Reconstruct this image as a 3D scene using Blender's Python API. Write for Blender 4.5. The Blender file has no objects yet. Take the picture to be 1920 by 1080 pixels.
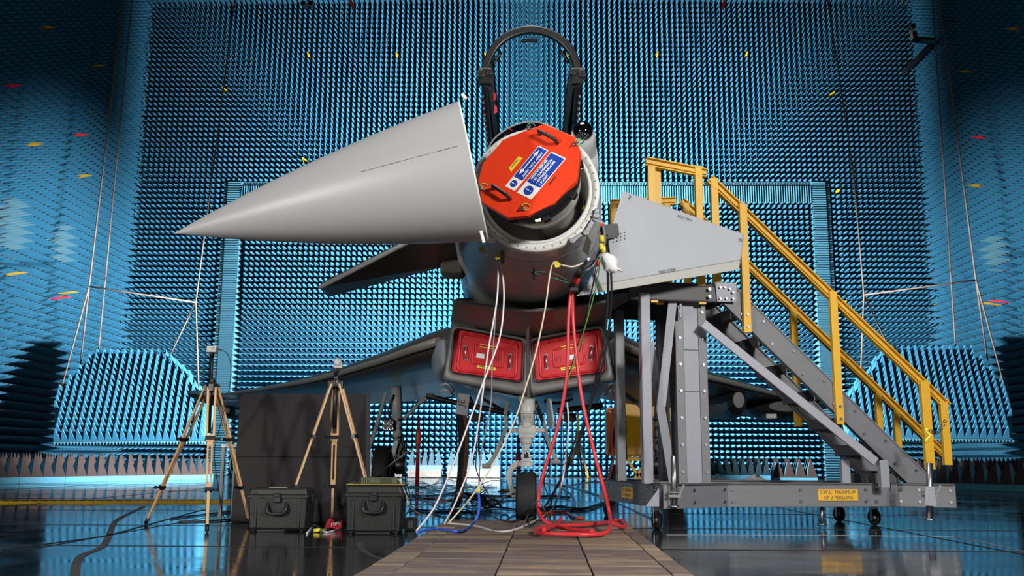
import bpy, bmesh, math, random
import numpy as np
from mathutils import Vector, Matrix, Quaternion

random.seed(7)
SC = bpy.context.scene
COL = SC.collection
R = math.radians

# ------------------------------------------------------------------ camera
FPX = 1790.0            # focal length in pixels of the 1920x1080 frame
CAMH = 0.585
PITCH, YAW, ROLL = R(10.2), R(0.96), R(0.30)
CAMROT = Matrix.Rotation(YAW, 3, 'Z') @ Matrix.Rotation(R(90) + PITCH, 3, 'X') @ Matrix.Rotation(ROLL, 3, 'Z')
cam_data = bpy.data.cameras.new('camera')
cam_data.sensor_width = 36.0
cam_data.lens = 36.0 * FPX / 1920.0
cam_data.clip_end = 300
cam = bpy.data.objects.new('camera', cam_data)
cam.matrix_world = Matrix.Translation((0, 0, CAMH)) @ CAMROT.to_4x4()
COL.objects.link(cam)
SC.camera = cam

# ------------------------------------------------------------------ world, lamps, exposure
world = bpy.data.worlds.new('world'); SC.world = world
world.use_nodes = True
world.node_tree.nodes['Background'].inputs[0].default_value = (0.55, 0.75, 0.9, 1)
world.node_tree.nodes['Background'].inputs[1].default_value = 0.004

def lamp(name, kind, loc, power, color=(1, 1, 1), size=0.5, target=None, spot=None, blend=0.12):
    d = bpy.data.lights.new(name, kind); d.energy = power; d.color = color
    if kind == 'AREA':
        d.shape = 'DISK'; d.size = size
    else:
        d.shadow_soft_size = size
    if spot:
        d.spot_size = R(spot); d.spot_blend = blend
    o = bpy.data.objects.new(name, d); COL.objects.link(o); o.location = loc
    if target is not None:
        o.rotation_euler = (Vector(target) - Vector(loc)).to_track_quat('-Z', 'Y').to_euler()
    return o
lamp('flood_lamp', 'SPOT', (0.0, 27.4, 4.3), 66000, (0.95, 0.97, 1.0), 0.12, (0, 34, 5.0), 152, 0.4)
lamp('added_panel_spot', 'SPOT', (-1.0, 22.4, 2.4), 60000, (0.93, 0.97, 1.0), 0.2, (-13, 27, 2.8), 66, 0.8)  # added pair of spots that brightens the hanging panels and side walls
lamp('added_panel_spot', 'SPOT', (1.0, 22.4, 2.4), 36000, (0.93, 0.97, 1.0), 0.2, (13, 27, 2.8), 66, 0.8)
lamp('added_side_fill', 'SPOT', (-9.0, 12.0, 2.4), 320, (0.95, 0.98, 1.0), 0.25, (-11.0, 25.0, 3.2), 60)  # added pair of unseen spots lifting the corner panels and floor rows
lamp('added_side_fill', 'SPOT', (9.0, 11.0, 2.4), 160, (0.95, 0.98, 1.0), 0.25, (11.0, 25.0, 3.2), 60)
lamp('key_lamp', 'AREA', (4.2, 0.2, 3.8), 760, (1.0, 0.97, 0.93), 1.0, (0.4, 7.5, 2.2))
lamp('side_lamp', 'AREA', (-7.2, -1.6, 2.5), 640, (1.0, 0.97, 0.94), 0.8, (-0.4, 8.6, 1.7))
lamp('roof_lamp', 'AREA', (0.0, 7.0, 9.0), 260, (1.0, 0.97, 0.93), 3.0, (0, 8, 0))

SC.view_settings.view_transform = 'Standard'
SC.view_settings.look = 'None'
SC.view_settings.exposure = 0.0
SC.view_settings.gamma = 1.0
SC.view_settings.use_curve_mapping = False

# ------------------------------------------------------------------ pixel helpers
def ray(u, v):
    return CAMROT @ Vector(((u - 960) / FPX, (540 - v) / FPX, -1.0))
def P(u, v, y):
    d = ray(u, v); return Vector((0, 0, CAMH)) + d * (y / d.y)
def PZ(u, v, z):
    d = ray(u, v); return Vector((0, 0, CAMH)) + d * ((z - CAMH) / d.z)
def PX(u, v, x):
    d = ray(u, v); return Vector((0, 0, CAMH)) + d * (x / d.x)
def PP(u, v, c, n):
    d = ray(u, v); o = Vector((0, 0, CAMH)); return o + d * ((c - o).dot(n) / d.dot(n))
def proj(p):
    q = CAMROT.transposed() @ (Vector(p) - Vector((0, 0, CAMH)))
    return 960 - q.x / q.z * FPX, 540 + q.y / q.z * FPX

# ------------------------------------------------------------------ materials
def lin(c):
    return tuple(((x / 255) / 12.92 if x / 255 <= 0.04045 else ((x / 255 + 0.055) / 1.055) ** 2.4) for x in c)
MATS = {}
def mat(name, rgb, rough=0.5, metal=0.0, var=0.12, scale=6.0, bump=0.0, stretch=None, coat=0.0, spec=0.5, rvar=0.0):
    m = bpy.data.materials.new(name); m.use_nodes = True; MATS[name] = m
    nt = m.node_tree; b = nt.nodes['Principled BSDF']
    c = lin(rgb)
    b.inputs['Roughness'].default_value = rough; b.inputs['Metallic'].default_value = metal
    b.inputs['Specular IOR Level'].default_value = spec
    b.inputs['Coat Weight'].default_value = coat
    tc = nt.nodes.new('ShaderNodeTexCoord'); n = nt.nodes.new('ShaderNodeTexNoise')
    n.inputs['Scale'].default_value = scale; n.inputs['Detail'].default_value = 5
    src = tc.outputs['Object']
    if stretch:
        mp = nt.nodes.new('ShaderNodeMapping'); mp.inputs['Scale'].default_value = stretch
        nt.links.new(src, mp.inputs['Vector']); src = mp.outputs['Vector']
    nt.links.new(src, n.inputs['Vector'])
    mx = nt.nodes.new('ShaderNodeMix'); mx.data_type = 'RGBA'
    mx.inputs[6].default_value = (*[x * (1 - var) for x in c], 1)
    mx.inputs[7].default_value = (*[min(1, x * (1 + var)) for x in c], 1)
    nt.links.new(n.outputs['Fac'], mx.inputs[0]); nt.links.new(mx.outputs[2], b.inputs['Base Color'])
    if rvar:
        mr = nt.nodes.new('ShaderNodeMapRange')
        mr.inputs['From Min'].default_value = 0.3; mr.inputs['From Max'].default_value = 0.7
        mr.inputs['To Min'].default_value = max(0.02, rough - rvar); mr.inputs['To Max'].default_value = rough + rvar
        nt.links.new(n.outputs['Fac'], mr.inputs['Value']); nt.links.new(mr.outputs['Result'], b.inputs['Roughness'])
    if bump:
        bp = nt.nodes.new('ShaderNodeBump'); bp.inputs['Strength'].default_value = bump; bp.inputs['Distance'].default_value = 0.02
        nt.links.new(n.outputs['Fac'], bp.inputs['Height']); nt.links.new(bp.outputs['Normal'], b.inputs['Normal'])
    return m
def absorber(name, body, tip, t0=0.86):
    m = mat(name, body, 0.9, var=0.0, scale=1.3, spec=0.15)
    nt = m.node_tree; b = nt.nodes['Principled BSDF']
    at = nt.nodes.new('ShaderNodeAttribute'); at.attribute_name = 'h'
    gt = nt.nodes.new('ShaderNodeMath'); gt.operation = 'GREATER_THAN'; gt.inputs[1].default_value = t0
    nt.links.new(at.outputs['Fac'], gt.inputs[0])
    old = b.inputs['Base Color'].links[0].from_socket
    mx = nt.nodes.new('ShaderNodeMix'); mx.data_type = 'RGBA'
    nt.links.new(gt.outputs[0], mx.inputs[0]); nt.links.new(old, mx.inputs[6])
    mx.inputs[7].default_value = (*lin(tip), 1)
    nt.links.new(mx.outputs[2], b.inputs['Base Color'])
    return m
ABS = absorber('absorber_blue', (32, 86, 112), (34, 23, 18), 0.88)
ABSF = absorber('absorber_floor_blue', (52, 96, 114), (40, 30, 26), 0.76)
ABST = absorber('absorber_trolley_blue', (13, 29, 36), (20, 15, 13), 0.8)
ABSB = absorber('absorber_brown', (33, 24, 22), (30, 22, 20), 0.7)
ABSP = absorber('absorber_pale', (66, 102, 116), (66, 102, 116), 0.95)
YEL = mat('cap_yellow', (150, 118, 10), 0.6); REDC = mat('cap_red', (200, 34, 52), 0.5)
BLUEFLAT = mat('foam_blue_flat', (46, 88, 104), 0.9, var=0.08, scale=2, spec=0.15)
GREY = mat('aircraft_grey', (150, 152, 154), 0.38, var=0.06, scale=2.5, rvar=0.06)
RADOME = mat('radome_grey', (160, 161, 162), 0.42, var=0.03, scale=1.5)
GREYD = mat('aircraft_dark_grey', (98, 98, 100), 0.4, var=0.08, scale=3)
BELLY = mat('aircraft_underside_shade', (76, 72, 64), 0.30, var=0.15, scale=2.0, coat=0.0, bump=0.05, spec=0.38)  # aircraft grey darkened, the shade of the underside put into the colour
LIPG = mat('intake_grey', (112, 110, 108), 0.45, var=0.06)
PYLON = mat('pylon_dark', (44, 46, 46), 0.4, var=0.1)
LIGHTG = mat('ring_light_grey', (205, 205, 200), 0.45, var=0.05)
GEARW = mat('gear_light_grey', (178, 178, 174), 0.4, var=0.06)
GEARD = mat('gear_grey', (125, 124, 122), 0.45, var=0.1)
BLACK = mat('black_satin', (22, 23, 25), 0.4, var=0.15)
BLACKG = mat('black_glass', (6, 6, 8), 0.04, var=0.0, coat=1.0)
RUBBER = mat('tyre_rubber', (34, 34, 36), 0.7, var=0.15, scale=20)
CHROME = mat('chrome', (220, 222, 225), 0.12, 1.0, var=0.02)
STEEL = mat('steel_zinc', (165, 168, 172), 0.35, 1.0, var=0.1, scale=10)
ALU = mat('grp_grey', (112, 113, 117), 0.45, var=0.1, scale=3, stretch=(2, 2, 14), spec=0.4)
ALUL = mat('grp_light_grey', (140, 142, 152), 0.5, var=0.07, scale=4)
ALUD = mat('grp_dark_grey', (74, 74, 76), 0.55, var=0.12, scale=4)
YRAIL = mat('handrail_yellow', (214, 166, 46), 0.42, var=0.09, scale=3, stretch=(1, 1, 6))
ORANGE = mat('cover_orange_red', (226, 58, 22), 0.42, var=0.05, scale=3, bump=0.02)
REDCOV = mat('cover_red', (196, 26, 34), 0.38, var=0.08, scale=3)
WHITE = mat('sign_white', (236, 236, 232), 0.5, var=0.02)
BLUE = mat('sign_blue', (22, 62, 160), 0.45, var=0.04)
YTAPE = mat('label_yellow', (226, 206, 60), 0.5, var=0.05)
DARKTXT = mat('print_dark', (30, 30, 32), 0.6, var=0.02)
GREYTXT = mat('print_grey', (60, 62, 66), 0.6, var=0.02)
WOOD = mat('tripod_wood', (205, 165, 118), 0.45, var=0.12, scale=14, stretch=(1, 1, 8))
FABRIC = mat('panel_fabric', (48, 46, 47), 0.95, var=0.1, scale=40, bump=0.1, spec=0.2)
CASE = mat('case_black', (21, 22, 23), 0.5, var=0.15, scale=60, bump=0.08)
OLIVE = mat('tray_olive', (86, 92, 70), 0.5, var=0.1)
ROPE = mat('rope_cream', (88, 70, 59), 0.8, var=0.15, scale=60)
REDH = mat('hose_red', (200, 50, 56), 0.35, var=0.06)
WCAB = mat('cable_white', (214, 208, 210), 0.45, var=0.05)
CCAB = mat('cable_cream', (214, 198, 172), 0.5, var=0.06)
GCAB = mat('cable_grey', (120, 118, 128), 0.45, var=0.06)
BCAB = mat('cable_black', (20, 20, 22), 0.45, var=0.1)
GRN = mat('cable_green', (96, 190, 70), 0.45, var=0.05)
TEALW = mat('cable_teal', (60, 150, 120), 0.45, var=0.05)
BLUC = mat('cable_blue', (52, 96, 205), 0.4, var=0.05)
ORGC = mat('cable_orange', (225, 80, 40), 0.4, var=0.05)
CARTY = mat('cart_yellow', (242, 182, 20), 0.4, var=0.06)
CARTO = mat('cart_lit_orange', (252, 140, 70), 0.45, var=0.08)  # lamplight on the cart end put into the colour as brighter orange
FOIL = mat('foil', (70, 68, 64), 0.4, 0.5, var=0.15, scale=8, bump=0.6)
BROWNM = mat('hose_brown', (70, 44, 30), 0.5, var=0.1)
MATW = mat('cloth_white', (232, 232, 234), 0.9, var=0.04, bump=0.2, scale=12)

def floor_material():
    m = mat('floor_coating', (26, 29, 32), 0.13, var=0.35, scale=0.7, bump=0.0, spec=0.8)
    nt = m.node_tree; b = nt.nodes['Principled BSDF']
    tc = nt.nodes.new('ShaderNodeTexCoord')
    n1 = nt.nodes.new('ShaderNodeTexNoise'); n1.inputs['Scale'].default_value = 1.6; n1.inputs['Detail'].default_value = 7; n1.inputs['Roughness'].default_value = 0.65
    nt.links.new(tc.outputs['Object'], n1.inputs['Vector'])
    mr = nt.nodes.new('ShaderNodeMapRange'); mr.inputs['From Min'].default_value = 0.35; mr.inputs['From Max'].default_value = 0.7
    mr.inputs['To Min'].default_value = 0.05; mr.inputs['To Max'].default_value = 0.19
    nt.links.new(n1.outputs['Fac'], mr.inputs['Value']); nt.links.new(mr.outputs['Result'], b.inputs['Roughness'])
    n2 = nt.nodes.new('ShaderNodeTexNoise'); n2.inputs['Scale'].default_value = 2.2; n2.inputs['Detail'].default_value = 3
    mp = nt.nodes.new('ShaderNodeMapping'); mp.inputs['Scale'].default_value = (1.0, 2.6, 1.0)
    nt.links.new(tc.outputs['Object'], mp.inputs['Vector']); nt.links.new(mp.outputs['Vector'], n2.inputs['Vector'])
    bp = nt.nodes.new('ShaderNodeBump'); bp.inputs['Strength'].default_value = 0.035; bp.inputs['Distance'].default_value = 0.02
    nt.links.new(n2.outputs['Fac'], bp.inputs['Height']); nt.links.new(bp.outputs['Normal'], b.inputs['Normal'])
    return m
FLOORM = floor_material()

def wood_board(name, a, b_):
    m = mat(name, a, 0.6, var=0.1, scale=3)
    nt = m.node_tree; b = nt.nodes['Principled BSDF']
    tc = nt.nodes.new('ShaderNodeTexCoord'); mp = nt.nodes.new('ShaderNodeMapping'); mp.inputs['Scale'].default_value = (1.5, 4.5, 1)
    oi = nt.nodes.new('ShaderNodeObjectInfo'); ad = nt.nodes.new('ShaderNodeVectorMath'); ad.operation = 'ADD'
    n = nt.nodes.new('ShaderNodeTexNoise'); n.inputs['Scale'].default_value = 2.4; n.inputs['Detail'].default_value = 6
    nt.links.new(tc.outputs['Object'], mp.inputs['Vector']); nt.links.new(mp.outputs['Vector'], ad.inputs[0])
    sc = nt.nodes.new('ShaderNodeMath'); sc.operation = 'MULTIPLY'; sc.inputs[1].default_value = 37.0
    nt.links.new(oi.outputs['Random'], sc.inputs[0]); nt.links.new(sc.outputs[0], ad.inputs[1])
    nt.links.new(ad.outputs[0], n.inputs['Vector'])
    cr = nt.nodes.new('ShaderNodeValToRGB')
    cr.color_ramp.elements[0].position = 0.36; cr.color_ramp.elements[0].color = (*lin(a), 1)
    cr.color_ramp.elements[1].position = 0.66; cr.color_ramp.elements[1].color = (*lin(b_), 1)
    sh = nt.nodes.new('ShaderNodeMath'); sh.operation = 'MULTIPLY_ADD'; sh.inputs[1].default_value = 0.36; sh.inputs[2].default_value = -0.18
    nt.links.new(oi.outputs['Random'], sh.inputs[0]); ad2 = nt.nodes.new('ShaderNodeMath'); ad2.operation = 'ADD'
    nt.links.new(n.outputs['Fac'], ad2.inputs[0]); nt.links.new(sh.outputs[0], ad2.inputs[1])
    nt.links.new(ad2.outputs[0], cr.inputs[0]); nt.links.new(cr.outputs[0], b.inputs['Base Color'])
    bp = nt.nodes.new('ShaderNodeBump'); bp.inputs['Strength'].default_value = 0.15
    nt.links.new(n.outputs['Fac'], bp.inputs['Height']); nt.links.new(bp.outputs['Normal'], b.inputs['Normal'])
    return m
BOARD = wood_board('ramp_board', (100, 86, 80), (142, 123, 102))

def glass_material():
    m = bpy.data.materials.new('canopy_glass'); m.use_nodes = True
    nt = m.node_tree; nt.nodes.clear()
    o = nt.nodes.new('ShaderNodeOutputMaterial'); t = nt.nodes.new('ShaderNodeBsdfTransparent'); g = nt.nodes.new('ShaderNodeBsdfGlossy')
    t.inputs[0].default_value = (0.86, 0.97, 0.95, 1); g.inputs['Roughness'].default_value = 0.03
    f = nt.nodes.new('ShaderNodeFresnel'); f.inputs['IOR'].default_value = 1.12
    mx = nt.nodes.new('ShaderNodeMixShader'); nt.links.new(f.outputs[0], mx.inputs[0]); nt.links.new(t.outputs[0], mx.inputs[1]); nt.links.new(g.outputs[0], mx.inputs[2])
    nt.links.new(mx.outputs[0], o.inputs[0]); return m
GLASS = glass_material()

# ------------------------------------------------------------------ object helpers
def tag(o, label, cat, group=None):
    o['label'] = label; o['category'] = cat
    if group: o['group'] = group
    return o
def structure(o):
    o['kind'] = 'structure'; return o
def stuff(o):
    o['kind'] = 'stuff'; return o
def thing(name, label, cat, loc=(0, 0, 0), group=None):
    e = bpy.data.objects.new(name, None); COL.objects.link(e); e.location = loc
    e.empty_display_size = 0.2
    return tag(e, label, cat, group)
def wloc(o):
    v = Vector((0, 0, 0))
    while o is not None:
        v = v + o.location; o = o.parent
    return v

class MB:
    def __init__(s): s.v = []; s.f = []; s.sm = []
    def add(s, vs, fs, smooth=False):
        k = len(s.v); s.v += [tuple(x) for x in vs]; s.f += [tuple(i + k for i in f) for f in fs]; s.sm += [smooth] * len(fs); return s
    def box(s, c, size, m=None):
        x, y, z = [q / 2 for q in size]; c = Vector(c)
        vs = [Vector(p) for p in ((-x, -y, -z), (x, -y, -z), (x, y, -z), (-x, y, -z), (-x, -y, z), (x, -y, z), (x, y, z), (-x, y, z))]
        if m is not None: vs = [m @ p for p in vs]
        return s.add([p + c for p in vs], [(0, 3, 2, 1), (4, 5, 6, 7), (0, 1, 5, 4), (1, 2, 6, 5), (2, 3, 7, 6), (3, 0, 4, 7)])
    def beam(s, p0, p1, w, h, up=(0, 0, 1)):
        p0, p1 = Vector(p0), Vector(p1); d = (p1 - p0); L = d.length; d.normalize()
        up = Vector(up); sd = d.cross(up)
        if sd.length < 1e-4: sd = d.cross(Vector((0, 1, 0)))
        sd.normalize(); u2 = sd.cross(d)
        m = Matrix((d, sd, u2)).transposed()
        return s.box((p0 + p1) / 2, (L, w, h), m)
    def channel(s, p0, p1, w, h, t=0.012, up=(0, 0, 1), flip=1):
        p0, p1 = Vector(p0), Vector(p1); d = (p1 - p0).normalized(); sd = d.cross(Vector(up)).normalized() * flip; u2 = (d.cross(Vector(up)).normalized()).cross(d)
        s.beam(p0 + sd * (w / 2 - t / 2), p1 + sd * (w / 2 - t / 2), t, h, up)
        s.beam(p0 + u2 * (h / 2 - t / 2), p1 + u2 * (h / 2 - t / 2), w, t, up)
        s.beam(p0 - u2 * (h / 2 - t / 2), p1 - u2 * (h / 2 - t / 2), w, t, up); return s
    def cyl(s, p0, p1, r0, r1=None, n=16, cap=True):
        p0, p1 = Vector(p0), Vector(p1); r1 = r0 if r1 is None else r1
        d = (p1 - p0).normalized(); a = d.orthogonal().normalized(); b = d.cross(a)
        vs = []
        for p, r in ((p0, r0), (p1, r1)):
            for i in range(n):
                t = 2 * math.pi * i / n; vs.append(p + (a * math.cos(t) + b * math.sin(t)) * r)
        fs = [(i, (i + 1) % n, n + (i + 1) % n, n + i) for i in range(n)]
        s.add(vs, fs, True)
        if cap: s.add(vs, [tuple(range(n - 1, -1, -1)), tuple(range(n, 2 * n))])
        return s
    def lathe(s, prof, o, axis, n=32, xdir=None, sx=1, sy=1, smooth=True, close=False):
        o = Vector(o); ax = Vector(axis).normalized(); a = (Vector(xdir) if xdir is not None else ax.orthogonal()).normalized(); b = ax.cross(a)
        vs = []
        for r, t in prof:
            for i in range(n):
                w = 2 * math.pi * i / n; vs.append(o + ax * t + a * (math.cos(w) * r * sx) + b * (math.sin(w) * r * sy))
        m = len(prof); fs = []
        for j in range(m - 1 + (1 if close else 0)):
            j2 = (j + 1) % m
            for i in range(n): fs.append((j * n + i, j * n + (i + 1) % n, j2 * n + (i + 1) % n, j2 * n + i))
        return s.add(vs, fs, smooth)
    def tube(s, pts, r, n=8, closed=False, rs=None):
        pts = [Vector(p) for p in pts]; m = len(pts)
        vs = []; prev = None
        for i, p in enumerate(pts):
            if closed: d = pts[(i + 1) % m] - pts[i - 1]
            else: d = pts[min(i + 1, m - 1)] - pts[max(i - 1, 0)]
            if d.length < 1e-9: d = Vector((0, 0, 1))
            d.normalize()
            if prev is None: a = d.orthogonal().normalized()
            else:
                a = prev - d * prev.dot(d)
                if a.length < 1e-6: a = d.orthogonal()
                a.normalize()
            prev = a; b = d.cross(a); rr = rs[i] if rs else r
            for k in range(n):
                t = 2 * math.pi * k / n; vs.append(p + (a * math.cos(t) + b * math.sin(t)) * rr)
        fs = []
        for i in range(m if closed else m - 1):
            j = (i + 1) % m
            for k in range(n): fs.append((i * n + k, i * n + (k + 1) % n, j * n + (k + 1) % n, j * n + k))
        s.add(vs, fs, True)
        if not closed: s.add([vs[k] for k in range(n)] + vs[-n:], [tuple(range(n - 1, -1, -1)), tuple(range(n, 2 * n))])
        return s
    def prism(s, poly, ext):
        poly = [Vector(p) for p in poly]; e = Vector(ext); n = len(poly)
        vs = poly + [p + e for p in poly]
        nrm = Vector((0, 0, 0))
        for i in range(n): nrm += poly[i].cross(poly[(i + 1) % n])
        flip = nrm.dot(e) > 0
        top = tuple(range(n)); bot = tuple(range(2 * n - 1, n - 1, -1))
        fs = [(top[::-1] if flip else top), (bot[::-1] if flip else bot)]
        for i in range(n):
            j = (i + 1) % n; q = (i, j, n + j, n + i); fs.append(q if flip else q[::-1])
        return s.add(vs, fs)
    def loft(s, secs, cap0=True, cap1=True, smooth=True, closed=True):
        n = len(secs[0]); vs = [Vector(p) for sec in secs for p in sec]; fs = []
        for j in range(len(secs) - 1):
            for i in range(n if closed else n - 1):
                k = (i + 1) % n; fs.append((j * n + i, j * n + k, (j + 1) * n + k, (j + 1) * n + i))
        s.add(vs, fs, smooth)
        m = len(secs)
        if cap0: s.add(secs[0], [tuple(range(n - 1, -1, -1))])
        if cap1: s.add(secs[-1], [tuple(range(n))])
        return s
    def sphere(s, c, r, nu=20, nv=12, sc=(1, 1, 1), half=None):
        c = Vector(c); vs = []; fs = []
        for j in range(nv + 1):
            t = math.pi * j / nv
            for i in range(nu):
                w = 2 * math.pi * i / nu
                vs.append(c + Vector((math.sin(t) * math.cos(w) * r * sc[0], math.sin(t) * math.sin(w) * r * sc[1], math.cos(t) * r * sc[2])))
        for j in range(nv):
            for i in range(nu): fs.append((j * nu + i, (j + 1) * nu + i, (j + 1) * nu + (i + 1) % nu, j * nu + (i + 1) % nu))
        return s.add(vs, fs, True)
    def build(s, name, material, parent=None, bevel=0.0, label=None, weld=False, fixn=True):
        me = bpy.data.meshes.new(name); me.from_pydata(s.v, [], s.f); me.materials.append(material)
        me.polygons.foreach_set('use_smooth', s.sm)
        if fixn:
            b = bmesh.new(); b.from_mesh(me)
            bmesh.ops.remove_doubles(b, verts=b.verts, dist=1e-5)
            bmesh.ops.recalc_face_normals(b, faces=b.faces); b.to_mesh(me); b.free()
        me.update()
        o = bpy.data.objects.new(name, me); COL.objects.link(o)
        base = Vector((0, 0, 0))
        if parent is not None:
            o.parent = parent; base = wloc(parent)
        # origin at the middle of the part's footprint
        if s.v:
            a = np.array(s.v); c = Vector(((a[:, 0].min() + a[:, 0].max()) / 2, (a[:, 1].min() + a[:, 1].max()) / 2, a[:, 2].min()))
            me.transform(Matrix.Translation(-c)); o.location = c - base
        if bevel:
            md = o.modifiers.new('bevel', 'BEVEL'); md.width = bevel; md.segments = 2; md.limit_method = 'ANGLE'; md.angle_limit = R(40); md.harden_normals = False
        if label: o['label'] = label
        return o

def smoothpath(pts, per=6, closed=False):
    pts = [Vector(p) for p in pts]; n = len(pts); out = []
    rng = range(n) if closed else range(n - 1)
    for i in rng:
        if closed: p0, p1, p2, p3 = pts[i - 1], pts[i], pts[(i + 1) % n], pts[(i + 2) % n]
        else: p0, p1, p2, p3 = pts[max(i - 1, 0)], pts[i], pts[i + 1], pts[min(i + 2, n - 1)]
        for k in range(per):
            t = k / per
            out.append(0.5 * ((2 * p1) + (p2 - p0) * t + (2 * p0 - 5 * p1 + 4 * p2 - p3) * t * t + (3 * p1 - p0 - 3 * p2 + p3) * t ** 3))
    if not closed: out.append(pts[-1])
    return out
def rquad(cs, r, nc=4, ns=4):
    """rounded polygon in 2D (list of corner tuples) -> evenly built loop"""
    cs = [Vector((c[0], c[1], 0)) for c in cs]; n = len(cs); out = []
    for i in range(n):
        p, a, b = cs[i], cs[i - 1], cs[(i + 1) % n]
        s_ = p + (a - p).normalized() * r; e_ = p + (b - p).normalized() * r
        for k in range(nc + 1):
            t = k / nc; out.append((1 - t) ** 2 * s_ + 2 * t * (1 - t) * p + t * t * e_)
        nx = cs[(i + 1) % n]; nxs = nx + (p - nx).normalized() * r
        for k in range(1, ns): out.append(e_.lerp(nxs, k / ns))
    return [(q.x, q.y) for q in out]
def text(name, body, size, material, parent, org, xd, yd, lift=0.0, align='CENTER', label=None, bold=0.0):
    cu = bpy.data.curves.new(name, 'FONT'); cu.offset = bold; cu.body = body; cu.size = size; cu.align_x = align; cu.align_y = 'CENTER'; cu.resolution_u = 3
    t = bpy.data.objects.new(name + '_tmp', cu); COL.objects.link(t)
    dg = bpy.context.evaluated_depsgraph_get(); dg.update()
    me = bpy.data.meshes.new_from_object(t.evaluated_get(dg)); bpy.data.objects.remove(t); bpy.data.curves.remove(cu)
    me.name = name; me.materials.clear(); me.materials.append(material)
    x = Vector(xd).normalized(); y = Vector(yd); y = (y - x * y.dot(x)).normalized(); z = x.cross(y)
    mx = Matrix((x, y, z)).transposed().to_4x4(); mx.translation = Vector(org) + z * lift
    me.transform(mx)
    o = bpy.data.objects.new(name, me); COL.objects.link(o)
    if parent is not None: o.parent = parent
    base = wloc(parent) if parent is not None else Vector((0, 0, 0))
    c = Vector(org); me.transform(Matrix.Translation(-c)); o.location = c - base
    if label: o['label'] = label
    return o

# ================================================================== THE ROOM
YB, WX, ZC = 34.0, 14.9, 18.1          # back wall face, half width, ceiling height
PIT, PH = 0.194, 0.80                  # absorber pyramid pitch and height

def pyramid_mesh(name, material, base=PIT * 0.99, h=PH):
    e = base / 2
    me = bpy.data.meshes.new(name)
    me.from_pydata([(-e, -e, 0), (e, -e, 0), (e, e, 0), (-e, e, 0), (0, 0, h)], [], [(0, 1, 4), (1, 2, 4), (2, 3, 4), (3, 0, 4), (3, 2, 1, 0)])
    at = me.attributes.new('h', 'FLOAT', 'POINT'); at.data.foreach_set('value', [0, 0, 0, 0, 1.0])
    me.shade_flat(); me.materials.append(material); return me
PYR = pyramid_mesh('absorber_pyramid', ABS)
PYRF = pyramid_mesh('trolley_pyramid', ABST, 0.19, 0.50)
PYRB = pyramid_mesh('block_pyramid', ABSF, 0.298, 0.56); PYRB.materials.append(ABSB); PYRB.polygons[0].material_index = 1
PYRP = pyramid_mesh('panel_pyramid', ABS, 0.179, 0.46)
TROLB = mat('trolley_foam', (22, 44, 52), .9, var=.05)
SPIT, SPH = 0.24, 0.92                  # pyramids of the side walls
PYRS = pyramid_mesh('side_pyramid', ABS, SPIT * .99, SPH); PYRSY = pyramid_mesh('side_yellow_cap', YEL, SPIT * 1.03, SPH * 1.03); PYRSR = pyramid_mesh('side_red_cap', REDC, SPIT * 1.03, SPH * 1.03)
PYRY = pyramid_mesh('yellow_cap', YEL, PIT * 1.05, PH * 1.04)
PYRR = pyramid_mesh('red_cap', REDC, PIT * 1.05, PH * 1.04)

def pyramid_field(name, cs, a, b, n, material, parent, base=PIT * 0.99, h=PH):
    """one mesh holding every pyramid whose base centre is in cs"""
    cs = np.array([tuple(c) for c in cs]); a, b, n = [np.array(tuple(Vector(q))) for q in (a, b, n)]
    e = base / 2; N = len(cs)
    vs = np.stack([cs - a * e - b * e, cs + a * e - b * e, cs + a * e + b * e, cs - a * e + b * e, cs + n * h], 1).reshape(-1, 3)
    k = np.arange(N)[:, None] * 5
    tri = np.array([[0, 1, 4], [1, 2, 4], [2, 3, 4], [3, 0, 4]])
    fs = (k[:, :, None] + tri[None]).reshape(-1, 3)
    me = bpy.data.meshes.new(name)
    me.vertices.add(len(vs)); me.vertices.foreach_set('co', vs.ravel())
    me.loops.add(fs.size); me.loops.foreach_set('vertex_index', fs.ravel().astype(np.int32))
    me.polygons.add(len(fs)); me.polygons.foreach_set('loop_start', np.arange(0, fs.size, 3, dtype=np.int32))
    me.polygons.foreach_set('loop_total', np.full(len(fs), 3, np.int32))
    at = me.attributes.new('h', 'FLOAT', 'POINT'); at.data.foreach_set('value', np.tile([0, 0, 0, 0, 1.0], N))
    me.update(calc_edges=True); me.validate(); me.shade_flat(); me.materials.append(material)
    o = bpy.data.objects.new(name, me); COL.objects.link(o); o.parent = parent
    if parent is not None: o.location = -wloc(parent)
    return stuff(o)
def place_pyramids(cs, a, b, n, mesh, parent, name='absorber_pyramid'):
    rot = Matrix((Vector(a), Vector(b), Vector(n))).transposed().to_4x4().to_quaternion()
    base = wloc(parent); out = []
    for c in cs:
        o = bpy.data.objects.new(name, mesh); COL.objects.link(o); o.parent = parent
        o.location = Vector(c) - base; o.rotation_mode = 'QUATERNION'; o.rotation_quaternion = rot; out.append(o)
    return out
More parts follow.
